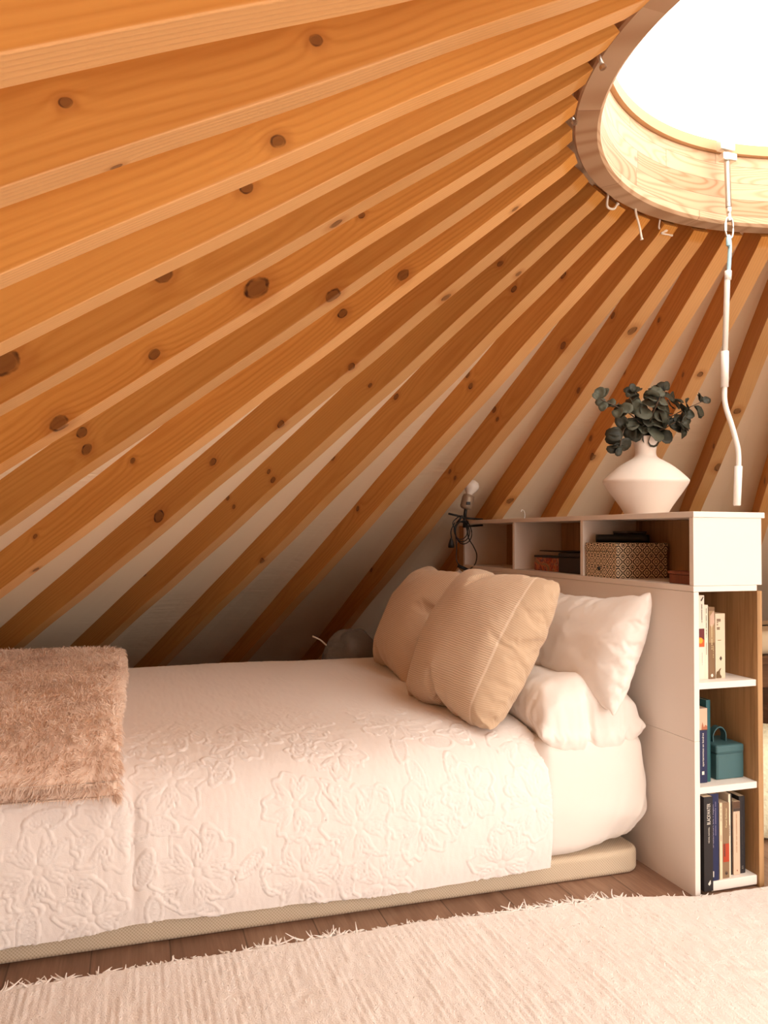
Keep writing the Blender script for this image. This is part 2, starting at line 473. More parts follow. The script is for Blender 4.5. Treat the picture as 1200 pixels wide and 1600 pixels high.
# ------------------------------------------------------------------ the roof cone (measured from the room)
CX, CY, RR, HH, AL, TH0, DL, RW = .21808, -.64278, .85149, 2.04165, .53922, 3.61274, -.14593, .05905
RD = .135                                            # rafter depth
CA, SA, TA = math.cos(AL), math.sin(AL), math.tan(AL)
RFLOOR = RR + HH / TA
LEN = (HH / SA) - .0
KNOTS = {}
for k, s_, y_, z_, r_ in [(2,1.163,.0295,.0602,.0052),(2,.834,.0295,.0469,.007),(2,1.128,-.0236,0,.0055),(3,.825,.0295,.0216,.0088),(4,.831,.0295,.0536,.0092),(4,.828,.0295,.0676,.0035),
 (5,1.399,.0295,.0708,.0223),(5,1.028,.0295,.0709,.0133),(5,.654,-.0057,0,.011),(6,1.166,.0295,.0314,.0108),(6,.871,.0295,.0374,.0215),(6,.568,.0295,.0502,.0061),(6,1.455,.0295,.0113,.0172),
 (7,1.55,.0295,.0932,.0129),(7,1.56,.0295,.0427,.0128),(7,.729,.0295,.0039,.0153),(8,.556,.0295,.0258,.0128),(8,.766,.0295,.0458,.0113),(8,1.627,.0295,.0821,.0084),(8,2.116,.0295,.0821,.0067),(8,2.209,-.0125,0,.0091),(8,.205,-.0106,0,.0071),
 (9,1.23,.0295,.0068,.011),(9,1.555,.0295,.0645,.0116),(9,.899,.0295,.006,.0104),(9,1.89,.0295,.0366,.0195),(9,.524,-.01,0,.0117),(10,1.578,.0295,.0255,.0102),(10,1.583,.0295,.0686,.0077),(10,1.848,.0295,.1119,.0081),(10,1.835,.0295,.0598,.008),(10,2.526,.0295,.1218,.0089),(10,.986,.0295,.0446,.0069),(10,.359,.0295,.0476,.0081),(10,.339,-.0108,0,.0081),
 (11,1.516,.0295,.12,.011),(11,2.208,.0295,.003,.0122),(11,.426,.0295,.0581,.0087),(11,1.072,.0295,.1025,.01),(12,.908,.0295,.0651,.0102),(12,.9,.0295,.1175,.0102),(12,.329,.0295,.0798,.0089),(12,1.86,.0295,.09,.01),
 (13,1.079,.0295,.1101,.0111),(13,1.081,.0295,.059,.0082),(13,1.521,.0295,.0915,.0091),(13,1.498,.0295,.0388,.009),(13,.589,.0295,.0246,.0122),(13,2.527,.0295,.1107,.011),
 (14,.823,.0295,.0249,.0106),(14,.482,.0295,.1061,.0098),(14,.454,-.0005,0,.0144),(14,1.622,-.0003,0,.0159),(15,.798,.0295,.12,.0082),(15,1.211,.0295,.0859,.0119),(15,1.244,.0295,.004,.0148),(15,.472,.0295,.0918,.0075),
 (16,.671,-.0005,0,.0104),(16,.75,.0295,.07,.008),(17,.901,-.0004,0,.0137),(17,1.314,-.0264,0,.0212),(17,1.176,.0295,.0208,.0088)]:
    KNOTS.setdefault(k, []).append((s_, y_, z_, r_))

def rafter_frame(k):
    th = TH0 + DL * k
    u = np.array([math.cos(th), math.sin(th), 0]); tt = np.array([-math.sin(th), math.cos(th), 0])
    a = u * CA - np.array([0, 0, SA]); n = u * SA + np.array([0, 0, CA])
    O = np.array([CX, CY, HH]) + RR * u
    return O, a, tt, n

def rafter_mesh():
    """local x runs down the slope, y across, z up through the depth; foot cut level on the floor"""
    nx = 90; b = .0016
    sec = [(-RW/2 + b, 0), (RW/2 - b, 0), (RW/2 - b*.3, b*.3), (RW/2, b), (RW/2, RD - b), (RW/2 - b, RD), (-RW/2 + b, RD), (-RW/2, RD - b), (-RW/2, b), (-RW/2 + b*.3, b*.3)]
    m = len(sec); V = []; F = []
    r2 = np.random.default_rng(3)
    for i in range(nx):
        f = i / (nx - 1)
        for (y, z) in sec:
            x0 = .007 + z * TA * .25
            # the top follows the ring, the foot is cut level: depth z reaches the floor further down
            x1 = (HH + z * CA) / SA
            x = x0 + (x1 - x0) * f
            wv = .0012 * math.sin(x * 5.1) + .0008 * math.sin(x * 11.7 + 1)
            zr = z * min(1., .88 + 6 * f) if z > .02 else z
            if f < .012 and z < .02: zr += (.012 - f) * .5       # the end arris is eased
            V.append((x, y + wv, zr + (wv if z < .02 else 0)))
    for i in range(nx - 1):
        for j in range(m):
            F.append((i*m+j, i*m+(j+1) % m, (i+1)*m+(j+1) % m, (i+1)*m+j))
    F.append(tuple(range(m))[::-1]); F.append(tuple((nx-1)*m+j for j in range(m)))
    me = bpy.data.meshes.new('rafter'); me.from_pydata(V, [], F); me.update()
    bm = bmesh.new(); bm.from_mesh(me); bmesh.ops.recalc_face_normals(bm, faces=bm.faces[:]); bm.to_mesh(me); bm.free()
    return me
RME = rafter_mesh()
RLAB = {1: 'broad orange pine rafter cutting across the top left corner, nearest of the roof timbers',
 2: 'second pine rafter from the top left corner, two small dark knots in its side',
 3: 'third pine rafter from the top left corner, fine straight grain and one split knot',
 4: 'fourth pine rafter from the top left corner, pale clean underside',
 5: 'fifth pine rafter from the top left, with a dark large knot at the left edge',
 6: 'sixth pine rafter from the top left, carrying the biggest round knot',
 7: 'seventh pine rafter from the top left corner, two brown knots near its left end',
 8: 'eighth pine rafter from the top left corner, long upright spike knot in its side',
 9: 'ninth pine rafter from the top left, foot behind the left of the throw',
 10: 'tenth pine rafter from the top left, foot behind the middle of the fur throw',
 11: 'pine rafter whose foot meets the bed just right of the fur throw',
 12: 'pine rafter coming down behind the middle of the bed, second right of the fur throw',
 13: 'pine rafter passing in front of the clamp lamp bulb, foot by the beige pillows',
 14: 'pine rafter rising from the shelf top just right of the clamp lamp',
 15: 'pine rafter rising from the shelf top between the clamp lamp and the vase',
 16: 'pine rafter running directly behind the white vase and its leaves',
 17: 'pine rafter behind the bent lower part of the white crank rod',
 18: 'pine rafter at the right picture edge, half hidden by the shelf tower'}
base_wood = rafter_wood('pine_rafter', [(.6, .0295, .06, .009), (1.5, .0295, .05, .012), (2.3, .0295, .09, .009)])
DOORK = set(range(-13, -7))
first = True
for k in range(0, 20):
    pass
order = list(range(1, 19)) + [0, 19, 20, 21, 22, 23, 24] + [-1, -2, -3]
for k in order:
    O, a, tt, n = rafter_frame(k)
    o = bpy.data.objects.new('rafter', RME); put(o)
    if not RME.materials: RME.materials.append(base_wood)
    o.matrix_world = Matrix(((a[0], tt[0], n[0], O[0]), (a[1], tt[1], n[1], O[1]), (a[2], tt[2], n[2], O[2]), (0, 0, 0, 1)))
    if k in KNOTS:
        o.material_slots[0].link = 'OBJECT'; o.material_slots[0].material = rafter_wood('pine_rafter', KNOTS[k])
    if k in RLAB:
        tag(o, RLAB[k], 'rafter', 'rafters fanning down from the crown ring')
    else:
        tag(o, 'pine rafter of the roof outside the picture, over the camera or past the shelf', 'rafter', 'rafters outside the picture')

# canvas skin laid on top of the rafters
def cone_pt(th, s, d):
    u = np.array([math.cos(th), math.sin(th), 0])
    return np.array([CX, CY, HH]) + RR * u + s * (u * CA - np.array([0, 0, SA])) + d * (u * SA + np.array([0, 0, CA]))
sk_added_door = (TH0 - DL * 7.5, TH0 - DL * 12.5)           # angular range of the added doorway
V = []; F = []; nS = 24; per = 4; nT = 43 * per
for i in range(nT):
    th = TH0 + DL * (i / per)
    sag = .010 * math.sin(PI * (i % per) / per)
    for j in range(nS + 1):
        f = j / nS
        s0, s1 = -.078, (HH + RD * CA) / SA
        V.append(cone_pt(th, s0 + (s1 - s0) * f, RD + .002 + sag))
n1 = nS + 1
for i in range(nT):
    kk = (i + .5) / per; kk = kk - 43 if kk > 25 else kk
    for j in range(nS):
        if -13.4 < kk < -4.6 and 4 <= j: continue
        i2 = (i + 1) % nT
        F.append((i*n1+j, i*n1+j+1, i2*n1+j+1, i2*n1+j))
ceil = mesh('ceiling', V, F, M['canvas'], None, False)
sol = ceil.modifiers.new('thickness', 'SOLIDIFY'); sol.thickness = .02; sol.offset = 1
ceil['kind'] = 'structure'

# floor
fl = mesh('floor', [(CX + (RFLOOR + .3) * math.cos(2*PI*i/64), CY + (RFLOOR + .3) * math.sin(2*PI*i/64), z) for z in (0, -.06) for i in range(64)],
          [tuple(range(64))] + [tuple(64 + i for i in range(64))[::-1]] + [(i, i+64, (i+1) % 64+64, (i+1) % 64) for i in range(64)], M['floor'])
fl['kind'] = 'structure'

# crown ring + dome
def ring_geo(prof, n=160):
    V = []; F = []; m = len(prof)
    for i in range(n):
        t_ = 2*PI*i/n
        for r, z in prof: V.append((CX + r*math.cos(t_), CY + r*math.sin(t_), z))
    for i in range(n):
        for j in range(m):
            F.append((i*m+j, i*m+(j+1) % m, ((i+1) % n)*m+(j+1) % m, ((i+1) % n)*m+j))
    return V, F
cr = thing('crown_ring', 'round laminated pine crown ring framing the skylight at the top of the roof', 'roof ring', (CX, CY, 2.056))
cr['kind'] = 'structure'
RI, RO, ZB, ZT = .793, .858, 2.050, 2.275
V, F = ring_geo([(RI, ZB + .008), (RI + .008, ZB), (RO - .004, ZB + .002), (RO, ZB + .008), (RO, ZT), (RI + .002, ZT), (RI, ZT - .004)])
mesh('ring_body', V, F, M['ring'], cr, False)
V, F = ring_geo([(RI - .014, ZT + .001), (RI - .016, ZT + .032), (RO, ZT + .034), (RO, ZT + .001)])
mesh('ring_lip', V, F, plain('orange_pine_lip', (.58, .34, .17), .5), cr, False)
prof = [(RO - .002, ZT + .034), (RO - .002, ZT + .044)] + [((RO - .01) * math.cos(a), ZT + .05 + .34 * math.sin(a)) for a in np.linspace(0, PI/2 - .02, 14)]
V = []; F = []; n = 72
for r, z in prof:
    for i in range(n): V.append((CX + r*math.cos(2*PI*i/n), CY + r*math.sin(2*PI*i/n), z))
for q in range(len(prof) - 1):
    for i in range(n): F.append((q*n+i, q*n+(i+1) % n, (q+1)*n+(i+1) % n, (q+1)*n+i))
F.append(tuple((len(prof)-1)*n+i for i in range(n)))
tag(mesh('skylight_dome', V, F, M['glass'], None, True, loc=(0, 0, 0)), 'clear domed skylight glowing white inside the crown ring', 'skylight')

# ------------------------------------------------------------------ unseen doorway behind the camera, added and widened for fill daylight
dth = TH0 - DL * 9
du = np.array([math.cos(dth), math.sin(dth), 0]); dt_ = np.array([-math.sin(dth), math.cos(dth), 0])
def dpt(r, off, z): return np.array([CX, CY, 0]) + du*r + dt_*off + np.array([0, 0, z])
gs = []
for off, z0, z1, o2 in ((-1.75, 0, 1.65, -1.68), (1.68, 0, 1.65, 1.75), (-1.75, 1.65, 1.72, 1.75), (-.035, 0, 1.65, .035)):
    P8 = [dpt(r, q, z) for r in (3.45, 3.52) for q in (off, o2) for z in (z0, z1)]
    gs.append((P8, [(0,1,3,2),(4,6,7,5),(0,4,5,1),(2,3,7,6),(0,2,6,4),(1,5,7,3)]))
V, F = join_geo(gs)
d1 = mesh('added_doorway', V, F, M['white'], None); d1['kind'] = 'structure'
gs = []
for sg in (-1, 1):                                     # added cheek panels between roof and added door frame
    P6 = [dpt(3.48, sg*1.75, 0), dpt(3.48, sg*1.75, 1.72), dpt(1.1, sg*1.75, 1.72), dpt(3.9, sg*1.75, 0)]
    gs.append((P6, [(0, 1, 2, 3)]))
V, F = join_geo(gs)
w_ = mesh('added_doorway_cheeks', V, F, M['canvas'], None); w_['kind'] = 'structure'
sm = w_.modifiers.new('thickness', 'SOLIDIFY'); sm.thickness = .02

# ------------------------------------------------------------------ headboard shelf unit
L = 1.67; D = .246
hb = thing('storage_headboard', 'white headboard with open niches and an oak lined book tower at its end', 'headboard', (0, 0, 0))
box('front_panel', (0, 0, 0), (.018, L, .4445), M['white'], hb, .001)
box('front_panel', (0, 0, .4452), (.018, L, .876), M['white'], hb, .001)
box('top_board', (-.001, -.002, 1.094), (.257, L + .02, 1.111), M['white'], hb, .0012)
box('niche_floor', (-.0005, .0, .8765), (.2275, L, .8935), M['white'], hb, .001)
box('end_panel', (0, 0, .894), (.246, .018, 1.0938), M['white'], hb, .001)
for y in (.588, 1.124): box('divider', (0, y, .894), (.2275, y + .018, 1.0938), M['white'], hb, .001)
box('far_panel', (0, L - .018, .894), (.246, L, 1.0938), M['white'], hb, .001)
box('end_strip', (.004, L + .0005, .86), (.022, L + .062, 1.085), M['oak'], hb, .001)['label'] = 'narrow oak strip'
box('back_panel', (.228, .0185, .0), (.246, L - .0185, 1.0938), M['oak'], hb, .001)['label'] = 'oak back panel'
box('tower_side', (.228, 0, 0), (.246, .018, .876), M['oak'], hb, .001)['label'] = 'oak tower side'
for z0, z1 in ((.5925, .6115), (.2905, .3095)): box('shelf', (.0185, .006, z0), (.2275, .32, z1), M['offwhite'], hb, .001)
box('bottom_shelf', (.063, .008, .006), (.2275, .32, .034), M['offwhite'], hb, .002)
box('tower_back', (.0185, .3205, 0), (.2275, .335, .876), M['oak'], hb, .001)

# ------------------------------------------------------------------ lettering
def lettering(name, txt, parent, org, right, up, height, length, mat, depth=.0004):
    cu = bpy.data.curves.new('lettering', 'FONT'); cu.body = txt; cu.size = 1; cu.extrude = 0
    tmp = bpy.data.objects.new('lettering', cu); COL.objects.link(tmp)
    bpy.context.view_layer.update()
    me = bpy.data.meshes.new_from_object(tmp.evaluated_get(bpy.context.evaluated_depsgraph_get()))
    co = np.array([v.co[:] for v in me.vertices]); F = [tuple(p.vertices) for p in me.polygons]
    bpy.data.objects.remove(tmp); bpy.data.meshes.remove(me); bpy.data.curves.remove(cu)
    mn, mxx = co.min(0), co.max(0)
    co[:, 0] = (co[:, 0] - mn[0]) / (mxx[0] - mn[0]) * length
    co[:, 1] = (co[:, 1] - mn[1]) / (mxx[1] - mn[1]) * height
    right = np.array(right, float); up = np.array(up, float)
    V = np.array(org) + co[:, :1]*right + co[:, 1:2]*up
    return mesh(name, V, F, mat, parent)

def worn_lines(name, parent, x0, x1, z0, z1, y, mat, seed, rows=1, vertical=True):
    """too small to read: short strokes in rows"""
    r = np.random.default_rng(seed); gs = []
    for q in range(rows):
        a = x0 + (x1 - x0) * q / rows; b = a + (x1 - x0) / rows * .62
        z = z0
        while z < z1:
            h = r.uniform(.0016, .0034)
            if r.random() > .15: gs.append(([(a, y, z), (b*.9 + a*.1 if r.random() > .5 else b, y, z), (b, y, z + h*.7), (a, y, z + h*.7)], [(0, 1, 2, 3)]))
            z += h
    V, F = join_geo(gs)
    return mesh(name, V, F, mat, parent)

INK_W = plain('white_ink', (.75, .68, .60), .6); INK_D = plain('dark_ink', (.06, .035, .025), .6); INK_L = plain('lilac_ink', (.30, .24, .38), .6)
INK_Y = plain('pale_yellow_ink', (.72, .58, .33), .6)
def book(x0, x1, z0, z1, y, dep, col, label, group, lean=0., hard=False):
    b = thing('book', label, 'book', ((x0+x1)/2, y, z0), group)
    cm = plain('book_cover', col, .5)
    r = min(.003, (x1-x0)*.3)
    bm = bmesh.new()
    add_box(bm, (x0, y, z0), (x0 + .0012, y + dep, z1), .0003, 1)
    add_box(bm, (x1 - .0012, y, z0), (x1, y + dep, z1), .0003, 1)
    # rounded spine strip
    n = 7; vs = []
    for i in range(n):
        f = i/(n-1); xx = x0 + (x1-x0)*f; yy = y - (.0018 if hard else .0006) * math.sin(PI*f)
        vs.append([bm.verts.new((xx, yy, z0)), bm.verts.new((xx, yy, z1)), bm.verts.new((xx, yy + .0016, z1)), bm.verts.new((xx, yy + .0016, z0))])
    for i in range(n-1):
        for q in range(4): bm.faces.new((vs[i][q], vs[i+1][q], vs[i+1][(q+1) % 4], vs[i][(q+1) % 4]))
    bm.faces.new(vs[0]); bm.faces.new(vs[-1][::-1])
    from_bm('cover', bm, cm, b)
    g = .003 if hard else .0004
    box('pages', (x0 + .0013, y + .0014, z0 + g), (x1 - .0013, y + dep - .003, z1 - g), M['pages'], b, 0)
    return b
def patch(name, parent, x0, x1, z0, z1, y, mat):
    return mesh(name, [(x0, y, z0), (x1, y, z0), (x1, y, z1), (x0, y, z1)], [(0, 1, 2, 3)], mat, parent)
def poly(name, parent, pts, y, mat):
    return mesh(name, [(p[0], y, p[1]) for p in pts], [tuple(range(len(pts)))], mat, parent)
G1, G2, G3 = 'books on the top shelf of the tower', 'books on the middle shelf of the tower', 'books on the bottom shelf of the tower'
UPV, RTV = (0, 0, 1), (-1, 0, 0)     # lettering climbing the spine: advance = +z, ascenders to -x
# --- top shelf
b = book(.0305, .0765, .6118, .862, .048, .15, (.74, .65, .54), 'tall cream paperback with a red and orange spine picture on the top tower shelf', G1)
patch('cover_picture', b, .0512, .0758, .709, .763, .0468, plain('red_print', (.13, .012, .012), .5))
poly('cover_picture', b, [(.0512, .709), (.0755, .709), (.0758, .728), (.066, .736), (.0512, .739)], .0465, plain('orange_print', (.60, .09, .01), .5))
lv, lf = [], []
poly('cover_picture', b, [(.0615 + .0078*math.cos(a), .7275 + .0085*math.sin(a)) for a in np.linspace(0, 2*PI, 16, endpoint=False)], .0462, plain('yellow_print', (.78, .36, .02), .5))
worn_lines('title', b, .066, .0705, .782, .835, .0468, INK_D, 2)
worn_lines('author', b, .067, .0695, .655, .695, .0468, plain('grey_ink', (.40, .33, .26), .6), 5)
poly('emblem', b, [(.063, .847), (.071, .858), (.074, .857), (.070, .850), (.0655, .844)], .0466, INK_D)
b = book(.0772, .0915, .6118, .833, .05, .14, (.76, .66, .52), 'slim cream paperback with dark lettering, second on the top tower shelf', G1)
worn_lines('title', b, .0835, .0875, .735, .822, .0488, INK_D, 3); worn_lines('title', b, .0838, .087, .685, .724, .0488, INK_D, 9)
b = book(.0930, .1158, .6118, .826, .05, .15, (.20, .105, .045), 'brown illustrated paperback, third on the top tower shelf', G1)
patch('cover_picture', b, .0938, .115, .72, .815, .0488, plain('tan_print', (.34, .21, .10), .5))
poly('cover_picture', b, [(.098, .80), (.112, .815), (.1145, .78), (.105, .765), (.098, .772)], .0485, plain('pink_print', (.55, .36, .26), .5))
worn_lines('title', b, .1025, .107, .70, .775, .0482, INK_Y, 12); worn_lines('title', b, .1085, .111, .675, .71, .0486, INK_Y, 13)
poly('emblem', b, [(.1045 + .0042*math.cos(a), .622 + .0052*math.sin(a)) for a in np.linspace(0, 2*PI, 12, endpoint=False)], .0486, INK_W)
b = book(.1178, .1535, .6118, .806, .05, .15, (.66, .53, .38), 'thick cream paperback with brown silhouette low on its spine, rightmost on the top tower shelf', G1)
for q, (z, x1_) in enumerate(((.782, .146), (.771, .131), (.758, .141))): worn_lines('title', b, .123, x1_, z, z + .0075, .0488, plain('brown_ink', (.17, .09, .04), .6), 20 + q)
worn_lines('author', b, .126, .1465, .722, .7255, .0488, plain('brown_ink', (.25, .14, .06), .6), 31)
poly('cover_picture', b, [(.132, .672), (.137, .679), (.1415, .672), (.137, .664)], .0487, INK_D)
poly('cover_picture', b, [(.1195, .613), (.1385, .613), (.139, .618), (.134, .624), (.1335, .634), (.138, .643), (.133, .641), (.127, .634), (.122, .632), (.1195, .622)], .0487, plain('brown_print', (.14, .07, .02), .5))
# --- middle shelf
b = book(.048, .0775, .3098, .53, .04, .15, (.012, .014, .06), 'navy paperback with peach top band beside the teal hardback', G2)
patch('cover_band', b, .0482, .0772, .464, .529, .0389, plain('peach_print', (.62, .42, .29), .5))
poly('cover_picture', b, [(.056, .464), (.077, .464), (.077, .476), (.07, .480), (.065, .473), (.060, .489), (.0575, .478)], .0386, plain('rust_print', (.40, .13, .06), .5))
patch('cover_band', b, .0482, .0772, .464, .466, .0384, INK_D)
lettering('title', 'apartamentos en londres', b, (.0665, .0386, .358), (0, 0, 1), (-1, 0, 0), .0085, .098, INK_W)
patch('emblem', b, .0575, .0655, .334, .344, .0386, INK_W)
b = book(.0782, .0935, .3098, .551, .045, .15, (.012, .082, .095), 'plain teal hardback beside the teal box on the middle tower shelf', G2, hard=True)
tb = thing('leatherette_box', 'small teal lidded box with a strap handle on the middle tower shelf', 'box', (.171, .10, .3098))
MB = Matrix.Rotation(0, 4, 'Z')
box('body', (.1195, .05, .3098), (.2195, .155, .386), M['teal'], tb, .003, 3)
box('lid', (.1185, .048, .3865), (.2205, .157, .4115), M['teal'], tb, .006, 3)
hp = spline([(.142, .10, .409), (.1425, .10, .434), (.157, .10, .452), (.174, .10, .453), (.188, .10, .436), (.189, .10, .409)], 8)
gs = []
T_ = np.gradient(hp, axis=0); T_ /= np.linalg.norm(T_, axis=1)[:, None]; N_ = np.cross(T_, [0, 1, 0])
V = []; F = []
for p_, q_ in zip(hp, N_):
    for dy, dn in ((-.011, -.0016), (.011, -.0016), (.011, .0016), (-.011, .0016)): V.append(p_ + np.array([0, dy, 0]) + q_*dn)
for i in range(len(hp)-1):
    for j in range(4): F.append((i*4+j, i*4+(j+1) % 4, i*4+4+(j+1) % 4, i*4+4+j))
F += [(3, 2, 1, 0), tuple(len(hp)*4-4+j for j in range(4))]
mesh('handle', V, F, M['teal'], tb)
gs = [tube_geo([(.122, .0478, .388), (.2175, .0478, .388)], .0006, 5), tube_geo([(.124, .0488, .312), (.124, .0488, .384), (.216, .0488, .384), (.216, .0488, .313)], .0006, 5)]
V, F = join_geo(gs); mesh('piping', V, F, plain('teal_piping', (.10, .19, .20), .5), tb)
# --- bottom shelf
b = book(.029, .0605, .014, .284, -.002, .16, (.014, .009, .010), 'black paperback with tall white title, leftmost on the bottom tower shelf', G3)
lettering('title', 'BLACKWATER', b, (.0505, -.0034, .205), (0, 0, 1), (-1, 0, 0), .0115, .060, INK_W)
lettering('author', 'MICHAEL McDOWELL', b, (.0475, -.0034, .152), (0, 0, 1), (-1, 0, 0), .0042, .046, INK_W)
poly('emblem', b, [(.041, .035), (.046, .030), (.051, .036), (.050, .046), (.0455, .041)], -.0034, INK_W)
b = book(.061, .0925, .0345, .285, .012, .15, (.010, .014, .065), 'navy blue paperback with pale serif title, second on the bottom tower shelf', G3)
lettering('title', 'SABIDURIA DE MUJER', b, (.0755, .0106, .130), (0, 0, 1), (-1, 0, 0), .0085, .125, plain('silver_lilac_ink', (.50, .42, .50), .6))
worn_lines('subtitle', b, .080, .0835, .165, .262, .0108, INK_L, 41)
poly('emblem', b, [(.068, .047), (.074, .045), (.0745, .062), (.069, .063)], .0108, INK_W)
b = book(.0975, .1075, .0345, .256, .014, .14, (.70, .56, .38), 'very slim cream booklet, third on the bottom tower shelf', G3)
worn_lines('title', b, .1015, .104, .20, .245, .0128, INK_D, 43); worn_lines('title', b, .1015, .1038, .145, .165, .0128, INK_D, 44)
b = book(.1085, .1335, .0345, .254, .016, .15, (.25, .145, .075), 'brown paperback with a red spine label on the bottom tower shelf', G3)
lettering('author', 'Daniel Goleman', b, (.125, .0146, .182), (0, 0, 1), (-1, 0, 0), .0062, .056, INK_Y)
patch('cover_label', b, .1115, .1325, .082, .135, .0147, plain('red_label', (.42, .045, .012), .5))
worn_lines('title', b, .1135, .1215, .098, .136, .0145, INK_D, 47)
poly('emblem', b, [(.117, .048), (.121, .056), (.123, .048), (.125, .056), (.127, .047), (.122, .044)], .0146, INK_D)
b = book(.1345, .1425, .0345, .276, .02, .15, (.72, .60, .45), 'tall thin cream book, between the brown and the black one on the bottom tower shelf', G3)
worn_lines('title', b, .137, .140, .155, .185, .0187, INK_D, 51)
b = book(.145, .1565, .0345, .272, .03, .17, (.012, .008, .008), 'narrow black book left of the pinkish one on the bottom tower shelf', G3)
b = book(.1575, .1815, .0345, .25, .026, .13, (.62, .44, .31), 'pinkish cream paperback with black top band on the bottom tower shelf', G3)
patch('cover_band', b, .1577, .1813, .221, .23, .0248, INK_D); patch('cover_band', b, .1577, .1813, .2302, .2495, .0248, plain('dark_brown_print', (.10, .045, .02), .5))
worn_lines('title', b, .1675, .1715, .10, .212, .0248, plain('tan_ink', (.38, .19, .10), .6), 55)
poly('emblem', b, [(.168, .049), (.172, .049), (.170, .043)], .0248, plain('red_ink', (.3, .02, .02), .6))
b = book(.1825, .204, .0345, .262, .03, .17, (.014, .009, .010), 'black paperback, rightmost on the bottom tower shelf', G3)
worn_lines('title', b, .192, .1945, .09, .20, .0288, plain('dim_ink', (.07, .06, .05), .6), 57); worn_lines('emblem', b, .190, .200, .048, .056, .0288, plain('dim_ink', (.2, .17, .14), .6), 58)

# ------------------------------------------------------------------ things in the niches
ob = thing('gift_box', 'cream cardboard box printed with a black trellis pattern in the niche nearest the tower', 'box', (.106, .48, .8937))
mt = Matrix.Translation((.131, .372, 0)) @ Matrix.Rotation(math.radians(0), 4, 'Z')
MO = M['ornament']
box('body', (.005, .388, .8937), (.208, .574, .985), MO, ob, .001)
box('lid', (.003, .386, .9855), (.210, .576, 1.0145), MO, ob, .001)
lathe('knob', [(.006, 0), (.0075, .002), (.004, .006)], (.005, .49, .925), M['black'], ob, 12, axis=(-1, 0, 0))
tag(tube('black_tube', spline([(.028, .548, 1.0295), (.08, .51, 1.0295), (.165, .43, 1.0295)], 6), .0145, M['black'], None, 14, loc=(.09, .5, 1.015)),
    'black tubular case lying on the trellis patterned box', 'case')
bb = thing('small_box', 'small dark box with grey edge behind the black tube on the trellis patterned box', 'box', (.155, .53, 1.015))
box('body', (.115, .485, 1.0148), (.195, .570, 1.048), M['blackmatte'], bb, .002); box('lid', (.114, .484, 1.0482), (.196, .571, 1.056), plain('dark_grey_card', (.10, .08, .07), .4), bb, .002)
wb = thing('wooden_box', 'small reddish brown wooden box in the corner of the niche nearest the tower', 'box', (.05, .1, .8937))
box('body', (.030, .052, .8937), (.09, .148, .922), M['redwood'], wb, .002); box('lid', (.027, .048, .9223), (.093, .152, .932), M['redwood'], wb, .003)
pb = thing('patterned_tin', 'small box printed with red and green paisley in the middle niche', 'box', (.11, .95, .8937))
box('body', (.06, .86, .8937), (.12, 1.06, .948), M['paisley'], pb, .002); box('lid', (.059, .859, .9482), (.121, 1.061, .957), M['blackmatte'], pb, .002)
db = thing('dark_case', 'dark brown case filling the right of the middle niche', 'case', (.11, .73, .8937))
box('body', (.045, .625, .8937), (.20, .84, .955), plain('dark_brown_leather', (.018, .008, .006), .5), db, .006, 3); box('lid', (.044, .624, .9552), (.201, .841, .972), plain('dark_brown_leather', (.02, .009, .007), .5), db, .006, 3)
tag(tube('thin_stick', [(.095, 1.075, .9745), (.095, .95, .9745), (.095, .80, .9765), (.095, .66, .9765)], [.002, .003, .0045, .0045], M['blackmatte'], None, 8, loc=(.095, .87, .9575)), 'thin dark stick lying across the boxes in the middle niche', 'stick')

# ------------------------------------------------------------------ vase and eucalyptus
VX, VY, VZ = .12, .385, 1.1112
va = thing('vase', 'white matte stoneware vase with wide sharp shoulder on top of the headboard shelf', 'vase', (VX, VY, VZ))
prof = [(.0, 0), (.066, 0), (.071, .003), (.082, .022), (.098, .046), (.118, .074), (.134, .098), (.1405, .108), (.1425, .114), (.1412, .120), (.132, .130), (.112, .149), (.088, .168), (.062, .184), (.046, .193), (.0375, .201), (.0345, .211), (.035, .224), (.038, .240), (.0425, .255), (.0455, .264), (.0462, .2665), (.0445, .268), (.0405, .262), (.034, .235), (.031, .21), (.034, .2), (.06, .17), (.1, .13), (.1, .1), (.05, .02), (0, .018)]
PR = spline([(p[0], p[1], 0) for p in prof], 3)
V, F = lathe_geo([(max(p[0], 0), p[1]) for p in PR], (VX, VY, VZ), 64)
V = np.array(V); ang = np.arctan2(V[:, 1]-VY, V[:, 0]-VX)
rr_ = np.hypot(V[:, 0]-VX, V[:, 1]-VY); k_ = 1 + .012*np.sin(ang*2+1)*sst(.05, .14, rr_) + .006*np.sin(ang*3+V[:, 2]*20)
V[:, 0] = VX + (V[:, 0]-VX)*k_; V[:, 1] = VY + (V[:, 1]-VY)*k_
V[:, 2] += .004*np.sin(ang+.6)*sst(.06, .14, rr_)
mesh('body', V, F, M['vase'], va, True)

